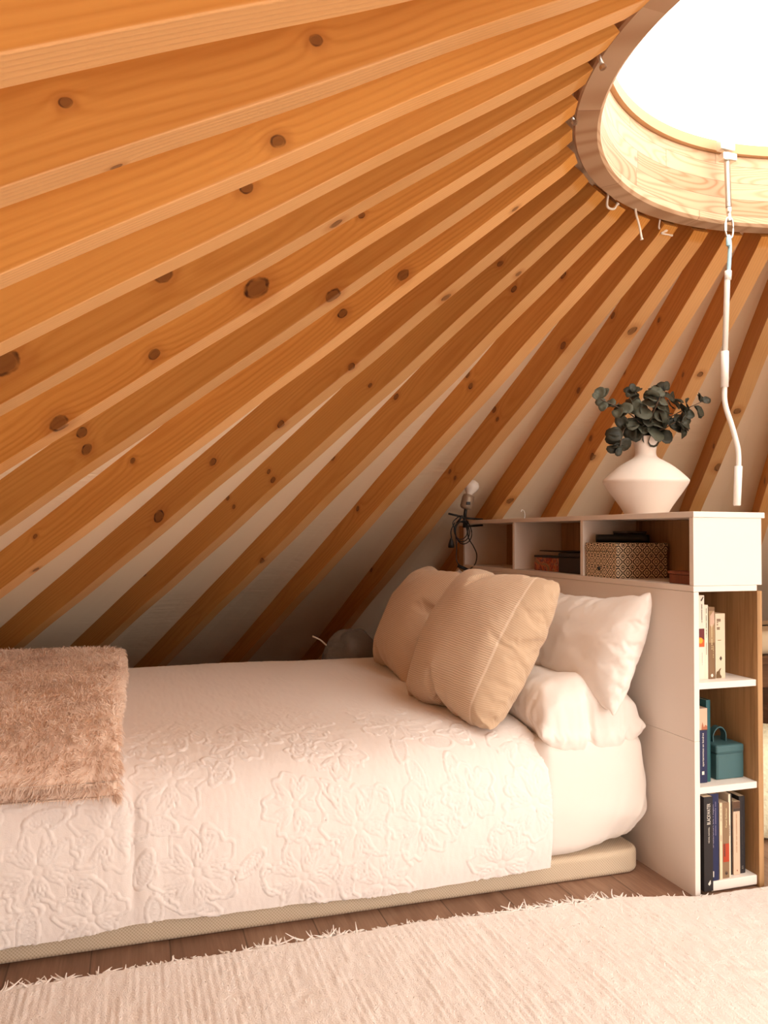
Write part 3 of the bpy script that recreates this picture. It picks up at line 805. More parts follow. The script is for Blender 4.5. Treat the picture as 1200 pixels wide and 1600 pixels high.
CR = np.array([.953, -.304, 0.]); CB = np.array([.304, .953, 0.])       # across / away, as the bunch is arranged
def leaf_geo(c, nrm, axis, size, cup=.18, r=None):
    n = nrm/np.linalg.norm(nrm); a = axis - n*(axis@n); a /= np.linalg.norm(a)+1e-9; b = np.cross(n, a)
    V = [c]; F = []; m = 12
    rings = (.5, 1.)
    for q in rings:
        for j in range(m):
            t_ = 2*PI*j/m
            px = (1.0 + math.cos(t_)*q)*size*.98; py = math.sin(t_)*q*size*(.92 + .06*math.cos(2*t_))
            if math.cos(t_) > .97: px += size*.06*q
            h = cup*size*((math.sin(t_)*q)**2) + .10*size*math.sin(3*t_+c[0]*50)*q - .12*size*((1+math.cos(t_)*q)/2)**2
            V.append(c + a*px + b*py + n*h)
    V[0] = c + a*size*.98
    for j in range(m): F.append((0, 1+j, 1+(j+1) % m))
    for j in range(m): F.append((1+j, 1+m+j, 1+m+(j+1) % m, 1+(j+1) % m))
    # stalk
    return V, F
def branch(pts, leaves, label, pale, seed, s0=.03, start=.35, bias=(0, -1, .25)):
    r = np.random.default_rng(seed)
    P = [np.array([VX, VY, VZ+.20])] + [np.array([VX, VY, VZ+.262]) + CR*p[0] + CB*p[1] + np.array([0, 0, p[2]]) for p in pts]
    C = spline(P, 10)
    e = thing('eucalyptus_branch', label, 'foliage', tuple(P[0]), 'eucalyptus branches in the vase')
    mesh('stem', *tube_geo(C, np.linspace(.0028, .0012, len(C)), 6), M['stem'], e, True)
    gs = []
    for i in range(leaves):
        f = start + (1-start)*i/(leaves-1)
        q = min(int(f*(len(C)-1)), len(C)-2); c = C[q]; T = C[q+1]-C[q]; T /= np.linalg.norm(T)
        sz = s0*(1.12 - .45*f)*r.uniform(.85, 1.15)
        for sg in (-1, 1):
            ax = r.normal(size=3); ax -= T*(ax@T); ax /= np.linalg.norm(ax)
            if i % 2: ax = np.cross(T, ax)
            ax = ax*sg + T*r.uniform(.2, .7)
            nm = T*.8 + np.array(bias)*r.uniform(.3, 1.1) + r.normal(size=3)*.45
            gs.append(leaf_geo(c + ax*.003, nm, ax, sz, r.uniform(.1, .5)))
    ax = C[-1]-C[-2]; gs.append(leaf_geo(C[-1], np.array(bias)+r.normal(size=3)*.3, ax, s0*.5))
    V, F = join_geo(gs)
    o = mesh('leaves', V, F, M['leafpale'] if pale else M['leaf'], e, True)
    sm_ = o.modifiers.new('thickness', 'SOLIDIFY'); sm_.thickness = .0009
branch([(0, -.01, .02), (-.055, -.04, .07), (-.11, -.05, .10), (-.175, -.05, .13)], 8, 'grey green eucalyptus branch reaching furthest left out of the vase', True, 11, .028, .38)
branch([(-.005, -.01, .015), (-.05, -.03, .045), (-.085, -.045, .03), (-.098, -.05, -.01), (-.104, -.05, -.035)], 7, 'dark eucalyptus branch drooping left over the vase rim', False, 12, .032, .36)
branch([(0, .0, .03), (-.02, -.02, .08), (-.03, -.03, .13), (-.045, -.03, .155)], 7, 'dark eucalyptus branch leaning up and left of the bunch centre', False, 13, .033, .34)
branch([(0, 0, .03), (.015, -.01, .08), (.04, -.01, .13), (.062, -.02, .165)], 8, 'eucalyptus branch standing tallest in the middle of the bunch', False, 14, .034, .32)
branch([(.005, 0, .02), (.06, -.01, .06), (.12, -.02, .095), (.185, -.03, .125)], 8, 'eucalyptus branch reaching furthest right out of the vase', False, 15, .033, .36)
branch([(.01, 0, .012), (.05, -.04, .03), (.085, -.06, .05), (.105, -.06, .04)], 6, 'short dark eucalyptus branch low on the right of the bunch', False, 16, .031, .34)
branch([(0, -.02, .02), (.0, -.05, .06), (.01, -.08, .10), (.02, -.09, .13)], 6, 'eucalyptus branch with pale round leaves at the front of the bunch', True, 17, .034, .36)
branch([(0, .02, .02), (.05, .05, .07), (.09, .06, .12), (.11, .07, .15)], 7, 'dark eucalyptus branch at the back right of the bunch', False, 18, .033, .36)

# ------------------------------------------------------------------ clamp lamp
lm = thing('clamp_lamp', 'black clamp lamp with reflector bulb gripping the far end of the headboard shelf', 'lamp', (-.01, 1.645, 1.1112))
ly = 1.60
gs = [tube_geo([(-.055, ly, 1.122), (.05, ly, 1.1165)], .005, 8), tube_geo([(-.055, ly, 1.080), (.05, ly, 1.088)], .005, 8), tube_geo([(-.045, ly, 1.075), (-.045, ly, 1.128)], .010, 8), tube_geo([(-.13, ly, 1.142), (-.04, ly, 1.124)], .005, 8), tube_geo([(-.085, ly, 1.095), (-.06, ly, 1.13), (-.03, ly, 1.10)], .007, 8)]
V, F = join_geo(gs); mesh('clamp', V, F, M['black'], lm, True)
tube('stem', [(-.045, ly, 1.12), (-.042, ly, 1.15), (-.035, ly, 1.20)], .008, M['black'], lm)
axl = np.array([.28, 0, .96]); base = np.array([-.043, ly, 1.165])
lathe('lamp_holder', [(.012, 0), (.024, .004), (.029, .014), (.030, .055), (.027, .07), (.016, .074)], base, M['grey'], lm, 24, axis=axl)
lathe('bulb', [(.015, .070), (.017, .08), (.030, .098), (.037, .113), (.038, .122), (.031, .138), (.016, .147), (.003, .149)], base, M['bulb'], lm, 28, axis=axl)
box('bracket', (-.052, ly-.034, 1.185), (-.03, ly-.028, 1.20), M['black'], lm, .002)
coil = []
for q in range(3):
    c0 = np.array([-.075 + q*.006, ly-.02-.004*q, 1.06 - q*.004]); ax_, bz_ = .034+.004*q, .042+.007*q
    coil.append(tube_geo([c0 + np.array([ax_*math.cos(t_), .004*math.sin(3*t_), bz_*math.sin(t_)]) for t_ in np.linspace(0, 2*PI, 30)], .0026, 6))
coil.append(tube_geo(spline([(-.04, ly-.02, 1.10), (-.035, ly-.02, 1.03), (-.01, ly-.025, .985), (.005, ly-.03, .945), (-.008, ly-.04, .90), (-.045, ly-.05, .872)], 10), .0028, 6))
coil.append(tube_geo(spline([(-.08, ly-.05, .88), (-.105, ly-.04, .92), (-.10, ly-.03, .99), (-.105, ly-.02, 1.06), (-.115, ly-.02, 1.10), (-.08, ly-.01, 1.13)], 10), .0028, 6))
coil.append(tube_geo(spline([(-.105, ly-.02, 1.10), (-.125, ly-.02, 1.06), (-.122, ly-.02, 1.02)], 8), .0028, 6))
V, F = join_geo(coil); mesh('cable', V, F, M['black'], lm, True)
tube('cable_switch', [(-.10, ly-.045, .893), (-.045, ly-.05, .870)], [.008, .008], M['black'], lm, 8)
lathe('plug', [(.005, 0), (.008, -.01), (.014, -.03), (.015, -.045), (.010, -.047)], (-.124, ly-.02, 1.025), M['black'], lm, 12)

lm.location.x += .022
# ------------------------------------------------------------------ skylight opener and crank rod
cwx, cwy = .2106, .092
def zs(z): return .0663 + .936*z
op = thing('skylight_opener', 'zinc threaded spindle with bracket screwed to the inside of the crown ring', 'skylight opener', (cwx, cwy, zs(2.13)))
bm = bmesh.new()
add_box(bm, (cwx-.030, cwy-.012, zs(2.335)), (cwx+.022, cwy+.012, zs(2.385)), .002)
add_box(bm, (cwx-.022, cwy-.014, zs(2.30)), (cwx+.028, cwy+.014, zs(2.325)), .003)
from_bm('bracket', bm, M['steel'], op)
# screw thread
P_ = []; R_ = []
zz = np.linspace(zs(2.33), zs(2.145), 150)
for q, z in enumerate(zz): P_.append((cwx + (zz[0]-z)*.03, cwy, z)); R_.append(.0092 if q % 2 else .0074)
tube('threaded_spindle', P_, R_, M['steel'], op, 12, False)
tube('eye_end', spline([(cwx+.006, cwy, zs(2.145)), (cwx+.007, cwy, zs(2.12)), (cwx+.008, cwy, zs(2.098))], 6), [.0085]*5+[.007]*8, M['steel'], op, 10)
ql = []
zc = zs(2.075)
for t_ in np.linspace(0, 2*PI, 40):
    ql.append((cwx + .0075 + .0145*math.copysign(abs(math.cos(t_))**.7, math.cos(t_)), cwy, zc + .033*math.copysign(abs(math.sin(t_))**.8, math.sin(t_))))
qk = thing('quick_link', 'small steel chain link joining the spindle to the white crank rod', 'chain link', (cwx, cwy, zc))
tube('link', ql, .0032, M['steel'], qk, 8); tube('nut', [(cwx - .007, cwy, zc - .012), (cwx - .007, cwy, zc + .014)], .0055, M['steel'], qk, 6, False)
cr_ = thing('crank_rod', 'white crank rod with two bends hanging from the skylight opener', 'crank', (cwx, cwy, zs(1.15)))
tube('hook', spline([(cwx+.000, cwy-.004, zs(2.012)), (cwx-.001, cwy-.004, zs(2.03)), (cwx+.005, cwy, zs(2.046)), (cwx+.011, cwy+.003, zs(2.03)), (cwx+.009, cwy, zs(2.00)), (cwx+.006, cwy, zs(1.955)), (cwx+.004, cwy, zs(1.93))], 8), .0062, M['bluecoat'], cr_, 10)
tube('upper_rod', [(cwx+.005, cwy+.003, zs(1.925)), (cwx+.003, cwy+.005, zs(1.9)), (cwx-.002, cwy+.012, zs(1.655))], .0088, M['rodwhite'], cr_, 12)
tube('upper_rod', [(cwx+.005, cwy+.003, zs(1.93)), (cwx+.0042, cwy+.004, zs(1.90))], .0105, M['rodwhite'], cr_, 12)
tube('sleeve', [(cwx-.002, cwy+.012, zs(1.66)), (cwx-.0025, cwy+.014, zs(1.54))], .0118, M['rodwhite'], cr_, 14)
tube('crank_arm', spline([(cwx-.0025, cwy+.014, zs(1.545)), (cwx-.0022, cwy+.015, zs(1.50)), (cwx+.004, cwy+.014, zs(1.465)), (cwx+.020, cwy+.011, zs(1.415)), (cwx+.034, cwy+.008, zs(1.362)), (cwx+.0415, cwy+.006, zs(1.32)), (cwx+.0425, cwy+.007, zs(1.26))], 8), .0082, M['rodwhite'], cr_, 12)
tube('grip', [(cwx+.0425, cwy+.007, zs(1.275)), (cwx+.039, cwy+.011, zs(1.145)), (cwx+.039, cwy+.011, zs(1.142))], [.0118, .0112, .0095], M['rodwhite'], cr_, 14)

# cords and bolts hanging at the ring
def ring_pt(px_th, r, z): return np.array([CX + r*math.cos(px_th), CY + r*math.sin(px_th), z])
def cord(k, pts, label, name='cord_end', r=.0035, n2=None):
    th = TH0 + DL*k; o0 = ring_pt(th, RO + .005, 2.052)
    u = np.array([math.cos(th), math.sin(th), 0]); t_ = np.array([-math.sin(th), math.cos(th), 0])
    P = spline([o0 + u*p[0] + t_*p[1] + np.array([0, 0, p[2]]) for p in pts], 8)
    e = thing(name, label, 'cord', tuple(o0), 'cord ends at the crown ring')
    tube('cord', P, r, M['rope'], e, 8)
    tube('whipped_tip', [P[-1], P[-1] + (P[-1]-P[-3])*.9], r*1.5, M['rope'], e, 8)
cord(11.4, [(-.02, 0, .015), (-.01, -.02, -.01), (.0, -.05, -.03), (.0, -.06, -.055), (0, -.066, -.075)], 'frayed white cord hanging lowest under the crown ring')
cord(10.4, [(0, 0, .01), (.01, -.015, -.02), (0, -.035, -.025), (-.01, -.04, -.012)], 'short curled white cord left of the lowest cord under the crown ring')
cord(12.6, [(0, 0, .005), (.02, -.02, -.015), (.01, -.045, -.02), (.02, -.03, -.028), (.02, -.07, -.026)], 'looped white cord right of the lowest cord under the crown ring', r=.0028)
def bolt(k, label, ln):
    th = TH0 + DL*k; u = np.array([math.cos(th), math.sin(th), 0])
    p0 = ring_pt(th, RO + .012, 2.075); e = thing('bolt', label, 'bolt', tuple(p0), 'bolts at the crown ring')
    d = -u*.35 + np.array([0, 0, -.94]); p1 = p0 + d*ln
    tube('shank', [p0, p1], .0045, M['steel'], e, 10); tube('head', [p1, p1 + d*.008], .0075, M['steel'], e, 6, False)
bolt(4.5, 'bright steel bolt between two rafter ends, upper left of the crown ring', .045)
bolt(6.5, 'short bolt between rafter ends lower down on the left of the crown ring', .03)

# small hook at the foot of a rafter on the shelf
hk = spline([(.14, 1.30, 1.112), (.142, 1.30, 1.135), (.138, 1.30, 1.15), (.128, 1.30, 1.155), (.124, 1.30, 1.146)], 8)
tag(tube('wire_hook', hk, .002, M['steel'], None, 6, loc=(.14, 1.3, 1.112)), 'tiny wire hook standing on the shelf top right of the clamp lamp', 'hook')

# ------------------------------------------------------------------ bed base, mattress
def rounded_slab(x0, x1, y0, y1, z0, z1, rv, rh, nz=14, nc=10, edge=40):
    """box with vertical corner radius rv and horizontal edge radius rh, quads in rings"""
    def ring(inset):
        a0, a1, b0, b1 = x0+inset, x1-inset, y0+inset, y1-inset
        r = max(rv-inset, .002); P = []
        cs = [((a1-r, b0+r), -PI/2), ((a1-r, b1-r), 0), ((a0+r, b1-r), PI/2), ((a0+r, b0+r), PI)]
        for q, ((cx, cy), st) in enumerate(cs):
            for i in range(nc+1):
                t_ = st + PI/2*i/nc; P.append((cx + r*math.cos(t_), cy + r*math.sin(t_)))
            nx_ = cs[(q+1) % 4]; t2 = nx_[1]
            e = (nx_[0][0] + r*math.cos(t2), nx_[0][1] + r*math.sin(t2)); s = P[-1]
            for i in range(1, edge): P.append((s[0] + (e[0]-s[0])*i/edge, s[1] + (e[1]-s[1])*i/edge))
        return P
    layers = []
    for i in range(8): t_ = PI/2*i/8; layers.append((rh*(1-math.sin(t_)), z0 + rh*(1-math.cos(t_))))
    for i in range(nz+1): layers.append((0, z0+rh + (z1-z0-2*rh)*i/nz))
    for i in range(1, 9): t_ = PI/2*i/8; layers.append((rh*(1-math.cos(t_)), z1-rh + rh*math.sin(t_)))
    for q in (.05, .12, .22, .35, .5): layers.append((rh + q*.0 + q*min(x1-x0, y1-y0)*.9, z1))
    V = []; F = []
    for ins, z in layers:
        for (x, y) in ring(ins): V.append((x, y, z))
    n = len(V)//len(layers)
    for l in range(len(layers)-1):
        for i in range(n): F.append((l*n+i, l*n+(i+1) % n, (l+1)*n+(i+1) % n, (l+1)*n+i))
    F.append(tuple(range(n))[::-1]); F.append(tuple((len(layers)-1)*n+i for i in range(n)))
    return np.array(V), F
V, F = rounded_slab(-2.08, -.035, .193, 1.64, .0, .074, .055, .016)
V[:, 2] += .002*np.sin(V[:, 0]*9)*(V[:, 2] > .03)
tag(mesh('bed_platform', V, F, M['basefab'], None, True, loc=(-1.05, .86, 0)), 'low beige mesh covered platform on the floor under the mattress', 'bed platform')
V, F = rounded_slab(-2.08, -.006, .188, 1.655, .075, .426, .07, .042, 26, 14, 210)
x, y, z = V.T.copy()
front = sst(.5, .2, y)
V[:, 1] -= front*.018*np.sin(np.clip((z-.075)/.351, 0, 1)*PI)                      # bulging side
tuck = sst(-.30, .0, x)*front                                                      # the corner of the sheet is tucked up
V[:, 2] += tuck*sst(.22, .08, z)*.030
V[:, 1] += tuck*sst(.20, .08, z)*.035
V[:, 0] -= sst(-.05, 0, x)*sst(.26, .42, z)*.030 + sst(-.08, 0, x)*sst(.18, .075, z)*.03
fold = (np.exp(-((x + .115 - (z-.07)*.42)/.010)**2) + .8*np.exp(-((x + .085 - (z-.07)*.5)/.008)**2) + .6*np.exp(-((x+.18-(z-.07)*.30)/.012)**2))*front*sst(.36, .12, z)
V[:, 1] -= fold*.010
V[:, 1] -= .004*front*fbm(x*6, z*9, 3)
V[:, 2] += .004*fbm(x*4, y*4, 5)*(z > .38)
und = sst(-.36, -.44, x)
V[:, 1] += und*front*.045; V[:, 2] -= und*sst(.3, .42, z)*.020; V[:, 1] += und*sst(.28, .42, z)*front*.03
tag(mesh('mattress', V, F, M['sheet'], None, True, loc=(-1.05, .86, .075)), 'thick mattress in a white fitted sheet against the headboard', 'mattress')

# ------------------------------------------------------------------ coverlet
prof = spline([(1.70, .22, 0), (1.697, .36, 0), (1.682, .425, 0), (1.62, .459, 0), (1.40, .466, 0), (1.0, .464, 0), (.72, .460, 0), (.50, .454, 0), (.36, .443, 0), (.262, .416, 0), (.200, .366, 0), (.170, .300, 0), (.158, .22, 0), (.160, .13, 0), (.166, .062, 0)], 40)[:, :2]
seg = np.r_[0, np.cumsum(np.hypot(*np.diff(prof, axis=0).T))]; LT = seg[-1]
vtop = np.interp(.72, prof[::-1, 0], seg[::-1])
vs = np.r_[np.arange(0, vtop, .02), np.arange(vtop, LT - .45, .006), np.arange(LT - .50, LT, .0034), [LT]]
us = np.arange(-2.06, -.3745, .0033)
U, Vv = np.meshgrid(us, vs, indexing='ij')
Y = np.interp(Vv, seg, prof[:, 0]); Z = np.interp(Vv, seg, prof[:, 1])
ty = np.gradient(np.interp(vs, seg, prof[:, 0]), vs); tz = np.gradient(np.interp(vs, seg, prof[:, 1]), vs)
nl = np.hypot(ty, tz); NY = np.broadcast_to(tz/nl, U.shape); NZ = np.broadcast_to(-ty/nl, U.shape)
# embossed hibiscus and leaves
E_ = np.zeros_like(U); MASK = np.zeros_like(U)
pr = np.random.default_rng(21)
W_ = LT - Vv                                             # height above the hem, along the cloth
fl_spots = []
for q in range(400):
    c = (pr.uniform(-2.1, -.42), pr.uniform(.03, .85)); R_ = pr.uniform(.082, .112)
    if all(math.hypot(c[0]-a[0], c[1]-a[1]) > .84*(R_+a[2]) for a in fl_spots): fl_spots.append((*c, R_))
for (cx, cw, R_) in fl_spots:
    dx = U - cx; dw = W_ - cw; r = np.hypot(dx, dw); m = r < R_*1.25
    th = np.arctan2(dw, dx) + pr.uniform(0, 6)
    lob = np.abs(np.cos(2.5*th))
    rp = R_*(.50 + .48*lob**.55) * (1 + .05*np.sin(th*11) + .04*np.sin(th*17+1))
    line = np.exp(-((r-rp)/.0024)**2)
    ves = np.zeros_like(r)
    ph = (th*5/(2*PI)) % 1 - .5
    for vv_ in (-.36, -.25, -.15, -.05, .05, .15, .25, .36):
        wob = .02*np.sin(r*160 + vv_*30)
        ves = np.maximum(ves, np.exp(-(((ph - vv_*(1-.25*r/R_) + wob)*r*2*PI/5)/.0019)**2))
    ves *= sst(.10*R_, .2*R_, r)*sst(.86, .74, r/rp)
    ctr = np.exp(-(r/(.10*R_))**2)
    h = np.maximum(np.maximum(line, .8*ves), .6*ctr) + .12*(r < rp)
    E_ = np.where(m, np.maximum(E_, h), E_); MASK = np.where(r < rp*1.05, 1, MASK)
for q in range(160):
    cx, cw = pr.uniform(-2.1, -.4), pr.uniform(.02, .85); A = pr.uniform(0, PI); la, lb = pr.uniform(.04, .058), pr.uniform(.018, .026)
    dx = U - cx; dw = W_ - cw
    a = (dx*math.cos(A) + dw*math.sin(A))/la; b = (-dx*math.sin(A) + dw*math.cos(A))/lb
    d = np.sqrt(a*a + b*b); ins = (d < 1.1) & (MASK < .5)
    line = np.exp(-((d-1)*lb/.0024)**2); ch = np.clip(np.sin((a*la + np.abs(b)*lb*.7)*2*PI/.0085), 0, 1)*(d < .9)
    E_ = np.where(ins, np.maximum(E_, np.maximum(line, .7*ch)), E_)
back = np.clip((sst(.3, -.02, W_*0)), 0, 1)
amp = .0034*sst(.85, .42, W_) + .0008
disp = E_*amp + .0011*fbm(U*90, W_*40, 4, 3) + .004*fbm(U*5, W_*4, 9, 3) + .010*fbm(U*1.6, W_*1.8, 14, 2)*sst(0, .1, W_)
drape = sst(.42, .25, W_)
disp += drape*(.007*fbm(U*3.2, W_*.9 + 3, 31, 2) - .0055*np.exp(-((U+1.535+.03*W_)/.012)**2)*sst(.02, .1, W_) + .004*np.exp(-((U+1.50)/.03)**2))
edge = sst(-.372, -.385, U)
disp += .0035*np.exp(-((U + .392)/.004)**2)*0 - (1-edge)*.003
lift = .012*np.exp(-((U+1.50)/.10)**2) - .004*np.sin(U*7+1) + .003*fbm(U*14, U*0, 2, 2)
X = U + .006*fbm(U*0 + .3, W_*7, 6, 2)*sst(-.6, -.38, U)
Yd = Y + NY*disp; Zd = Z + NZ*disp + lift*sst(.12, 0, W_)
Zd += .02*sst(-.55, -.9, U)*sst(1.0, 1.4, Y)*0
V = np.stack([X, Yd, Zd], -1).reshape(-1, 3)
cv = mesh('bed_coverlet', V, grid_faces(len(us), len(vs)), M['quilt'], None, True, loc=(-1.2, .86, .47))
sm = cv.modifiers.new('thickness', 'SOLIDIFY'); sm.thickness = .005; sm.offset = -1
tag(cv, 'white bedspread embossed with large flowers, hanging over the front of the bed', 'bedspread')

# ------------------------------------------------------------------ pillows (cloth inflated, then laid in place)
def inflate(w, h, nu, nv, press, seed, frames=26, stiff=12., bend=.4, rc=.10, bul=.07):
    us = np.linspace(-w/2, w/2, nu); vs = np.linspace(-h/2, h/2, nv)
    r = np.random.default_rng(seed)
    idx = {}; V = []; UVs = []
    for side in (1, -1):
        for i in range(nu):
            for j in range(nv):
                bd = i in (0, nu-1) or j in (0, nv-1)
                if side == -1 and bd: idx[(side, i, j)] = idx[(1, i, j)]; continue
                idx[(side, i, j)] = len(V)
                a, b = us[i]/(w/2), vs[j]/(h/2); cp = 1 - rc*(abs(a*b))**3
                V.append((us[i]*cp*(1 + bul*(1-b*b)) + r.normal()*.0006, vs[j]*cp*(1 + bul*(1-a*a)) + r.normal()*.0006, 0 if bd else side*(.004 + r.uniform(0, .003)))); UVs.append((w/2 - us[i], vs[j] + h/2))
    F = []
    for side in (1, -1):
        for i in range(nu-1):
            for j in range(nv-1):
                q = tuple(idx[(side, *p)] for p in ((i, j), (i+1, j), (i+1, j+1), (i, j+1)))
                F.append(q if side == 1 else q[::-1])
    me = bpy.data.meshes.new('tmp'); me.from_pydata(V, [], F); me.update()
    o = bpy.data.objects.new('tmp', me); COL.objects.link(o)
    c = o.modifiers.new('cloth', 'CLOTH'); s = c.settings
    s.quality = 6; s.mass = .25; s.tension_stiffness = stiff; s.compression_stiffness = stiff; s.shear_stiffness = stiff*.5; s.bending_stiffness = bend
    s.use_pressure = True; s.uniform_pressure_force = press; s.effector_weights.gravity = 0; s.air_damping = 3
    c.collision_settings.use_collision = False
    c.point_cache.frame_start = 1; c.point_cache.frame_end = frames
    for f in range(1, frames + 1): S.frame_set(f)
    ev = o.evaluated_get(bpy.context.evaluated_depsgraph_get())
    co = np.array([v.co[:] for v in ev.data.vertices])
    bpy.data.objects.remove(o); bpy.data.meshes.remove(me)
    S.frame_set(1)
    return co, F, np.array(UVs)

def lay(name, geo, c, uax, vax, mat, label, group=None, scale=(1, 1, 1), deform=None):
    co, F, UVs = geo
    co = co*np.array(scale)
    if deform is not None: co = deform(co.copy())
    u = np.array(uax, float); u /= np.linalg.norm(u); v = np.array(vax, float); v -= u*(v@u); v /= np.linalg.norm(v); n = np.cross(u, v)
    W = np.array(c) + co[:, :1]*u + co[:, 1:2]*v + co[:, 2:3]*n
    o = mesh(name, W, F, mat, None, True, loc=tuple(c), uv=UVs)
    sd = o.modifiers.new('smooth', 'SUBSURF'); sd.levels = 1; sd.render_levels = 2
    tag(o, label, 'pillow', group)
    return o
BG = inflate(.63, .61, 58, 56, 12., 3, rc=.085, bul=.06)
BH = inflate(.62, .60, 56, 54, 9., 13, rc=.05, bul=.05)
WG = inflate(.80, .48, 64, 42, 8., 5, rc=.03, bul=.05)
WF = inflate(.80, .46, 64, 42, 11., 15, rc=.05, bul=.06)

def bend_beige(co):
    x, y, z = co.T
    co[:, 2] += -.10*(x/.3)**2*.25
    co[:, 2] += .006*fbm(x*9, y*5, 8, 3)
    return co
lay('pillow', BG, (-.455, .525, .685), (.16, -.985, -.03), (.263, .0, .445), M['beige'], 'beige finely ribbed cushion in front, tilted towards the viewer on the bed', 'beige ribbed cushions', (1, 1, .85), bend_beige)
lay('pillow', BH, (-.40, 1.225, .675), (-.05, -1., -.03), (.26, -.07, .44), M['beige2'], 'beige finely ribbed cushion behind, leaning by the far side of the bed', 'beige ribbed cushions', (1, 1, .85), bend_beige)
def bend_up(co):
    x, y, z = co.T
    co[:, 2] += .005*fbm(x*8, y*8, 18, 3) - .011*np.abs(fbm(x*5 + y*2, y*9 - x*3, 19, 3))*np.sign(z)
    return co
lay('pillow', WG, (-.107, .50, .675), (.0, -1, 0.02), (.14, -.035, .37), M['pillowcase'], 'white pillow standing upright against the headboard, nearest the book tower', 'white pillows', (1, .92, .75), bend_up)
lay('pillow', WG, (-.105, 1.27, .69), (.0, -1, 0), (.13, 0, .37), M['pillowcase'], 'white pillow against the headboard, almost hidden behind the beige cushions', 'white pillows', (1, .92, .75), bend_up)
def droop(co):
    x, y, z = co.T
    co[:, 2] += -.045*sst(.24, .40, x) + .010*fbm(x*9, y*9, 28, 3)
    co[:, 2] += np.sign(z)*(.030*sst(.12, .33, x)*sst(.24, .10, np.abs(y))*sst(.40, .36, x) - .012*np.abs(fbm(x*4, y*10, 29, 3)))
    return co
lay('pillow', WF, (-.215, .545, .492), (.02, -1, 0), (1, .02, 0), M['pillowcase'], 'white pillow lying flat on the sheet under the upright one', 'white pillows', (1, .95, .85), droop)

# ------------------------------------------------------------------ fur throw
th_ = thing('fur_throw', 'folded tan fluffy throw on the left end of the bed', 'throw', (-1.85, .8, .5))
def throw_surface(nu=110, nw=80):
    """two folded layers: closed loops in x-z swept along y"""
    gs = []
    for (x1, zb, th, yf, yb) in ((-1.592, .0, .036, .176, 1.50), (-1.586, .038, .048, .166, 1.53)):
        nsec = 56; V = []; F = []
        fs = np.r_[.04*np.linspace(0, 1, 14)**1.7, np.linspace(.05, .95, 70), 1 - .04*np.linspace(1, 0, 14)**1.7]; ny = len(fs)
        for j in range(ny):
            f = fs[j]; y_ = yf + (yb-yf)*f
            e = min(f, 1-f)*(yb-yf); rnd = math.sqrt(max(0, 1-(1-min(e/.03, 1))**2))
            zbed = (np.interp(y_, [.26, .36, .5, .72, 1.4, 1.7], [.416, .443, .454, .460, .466, .45]) if y_ > .26 else .416 - (.26-y_)*.6) + .007
            for i in range(nsec):
                t_ = 2*PI*i/nsec
                cxx = math.copysign(abs(math.cos(t_))**.16, math.cos(t_)); czz = math.copysign(abs(math.sin(t_))**.7, math.sin(t_))
                wx = .262; xx = x1 - wx + cxx*wx*(1 if cxx < 0 else (.985 + .015*rnd))
                if cxx > .9: xx -= .022*(1-abs(czz))*0
                hh = th*(.5 + .5*czz*rnd)
                bump = .010*fbm(np.array(xx*7), np.array(y_*7), 3, 3)*(.5+.5*czz) + (.018*math.exp(-((y_-1.48)/.06)**2)*(.5+.5*czz) if zb > 0 else 0)
                xw = .010*float(vnoise(np.array(y_*5.), np.array(zb*9), 4)) * (1 if cxx > 0 else 0)
                V.append((xx + xw - .05*f*0, y_ + (0.012*math.sin(xx*9)), zbed + zb + hh + float(bump)))
        for j in range(ny-1):
            for i in range(nsec): F.append((j*nsec+i, (j+1)*nsec+i, (j+1)*nsec+(i+1) % nsec, j*nsec+(i+1) % nsec))
        F.append(tuple(range(nsec))); F.append(tuple((ny-1)*nsec+i for i in range(nsec))[::-1])
        gs.append((V, F))
    return join_geo(gs)
TV, TF = throw_surface()
tb_ = mesh('blanket', TV, TF, M['fur'], th_, True)
me = tb_.data; o0 = np.array(th_.location)
cen = np.array([p.center[:] for p in me.polygons]) + o0; nor = np.array([p.normal[:] for p in me.polygons]); ar = np.array([p.area for p in me.polygons])
ok = (nor[:, 2] > -.55) & (len(me.polygons) > 0) & (ar < .01)
w = ar*ok; w /= w.sum()
NB = 85000
pick = rng.choice(len(w), NB, p=w)
vco = np.array([v.co[:] for v in me.vertices]) + o0
quad = np.array([p.vertices[:4] if len(p.vertices) == 4 else (0, 0, 0, 0) for p in me.polygons])
a_, b_ = rng.random((2, NB, 1))
q = quad[pick]; root = (vco[q[:, 0]]*(1-a_) + vco[q[:, 1]]*a_)*(1-b_) + (vco[q[:, 3]]*(1-a_) + vco[q[:, 2]]*a_)*b_
nn = nor[pick]
flow = np.stack([fbm(root[:, 0]*9, root[:, 1]*9, 51, 3), fbm(root[:, 0]*9, root[:, 1]*9, 61, 3) - .35, -.25 + 0*root[:, 0]], -1)
cl = np.stack([vnoise(root[:, 0]*70, root[:, 1]*70, 71), vnoise(root[:, 0]*70, root[:, 1]*70, 72), vnoise(root[:, 1]*70, root[:, 2]*70, 73)], -1)
dirv = nn*.75 + flow*1.1 + cl*.75 + rng.normal(size=(NB, 3))*.22
dirv /= np.linalg.norm(dirv, axis=1)[:, None]
ln = rng.uniform(.012, .027, (NB, 1)); side = np.cross(dirv, rng.normal(size=(NB, 3))); side /= np.linalg.norm(side, axis=1)[:, None]
mid = root + dirv*ln*.55; tip = root + dirv*ln + np.array([0, 0, -.35])*ln*.5 + flow*ln*.4
wd = .0010
V = np.stack([root - side*wd, root + side*wd, mid + side*wd*.8, mid - side*wd*.8, tip], 1).reshape(-1, 3)
i5 = np.arange(NB)*5
F = np.concatenate([np.stack([i5, i5+1, i5+2, i5+3], 1).tolist(), ]).tolist() + np.stack([i5+3, i5+2, i5+4], 1).tolist()
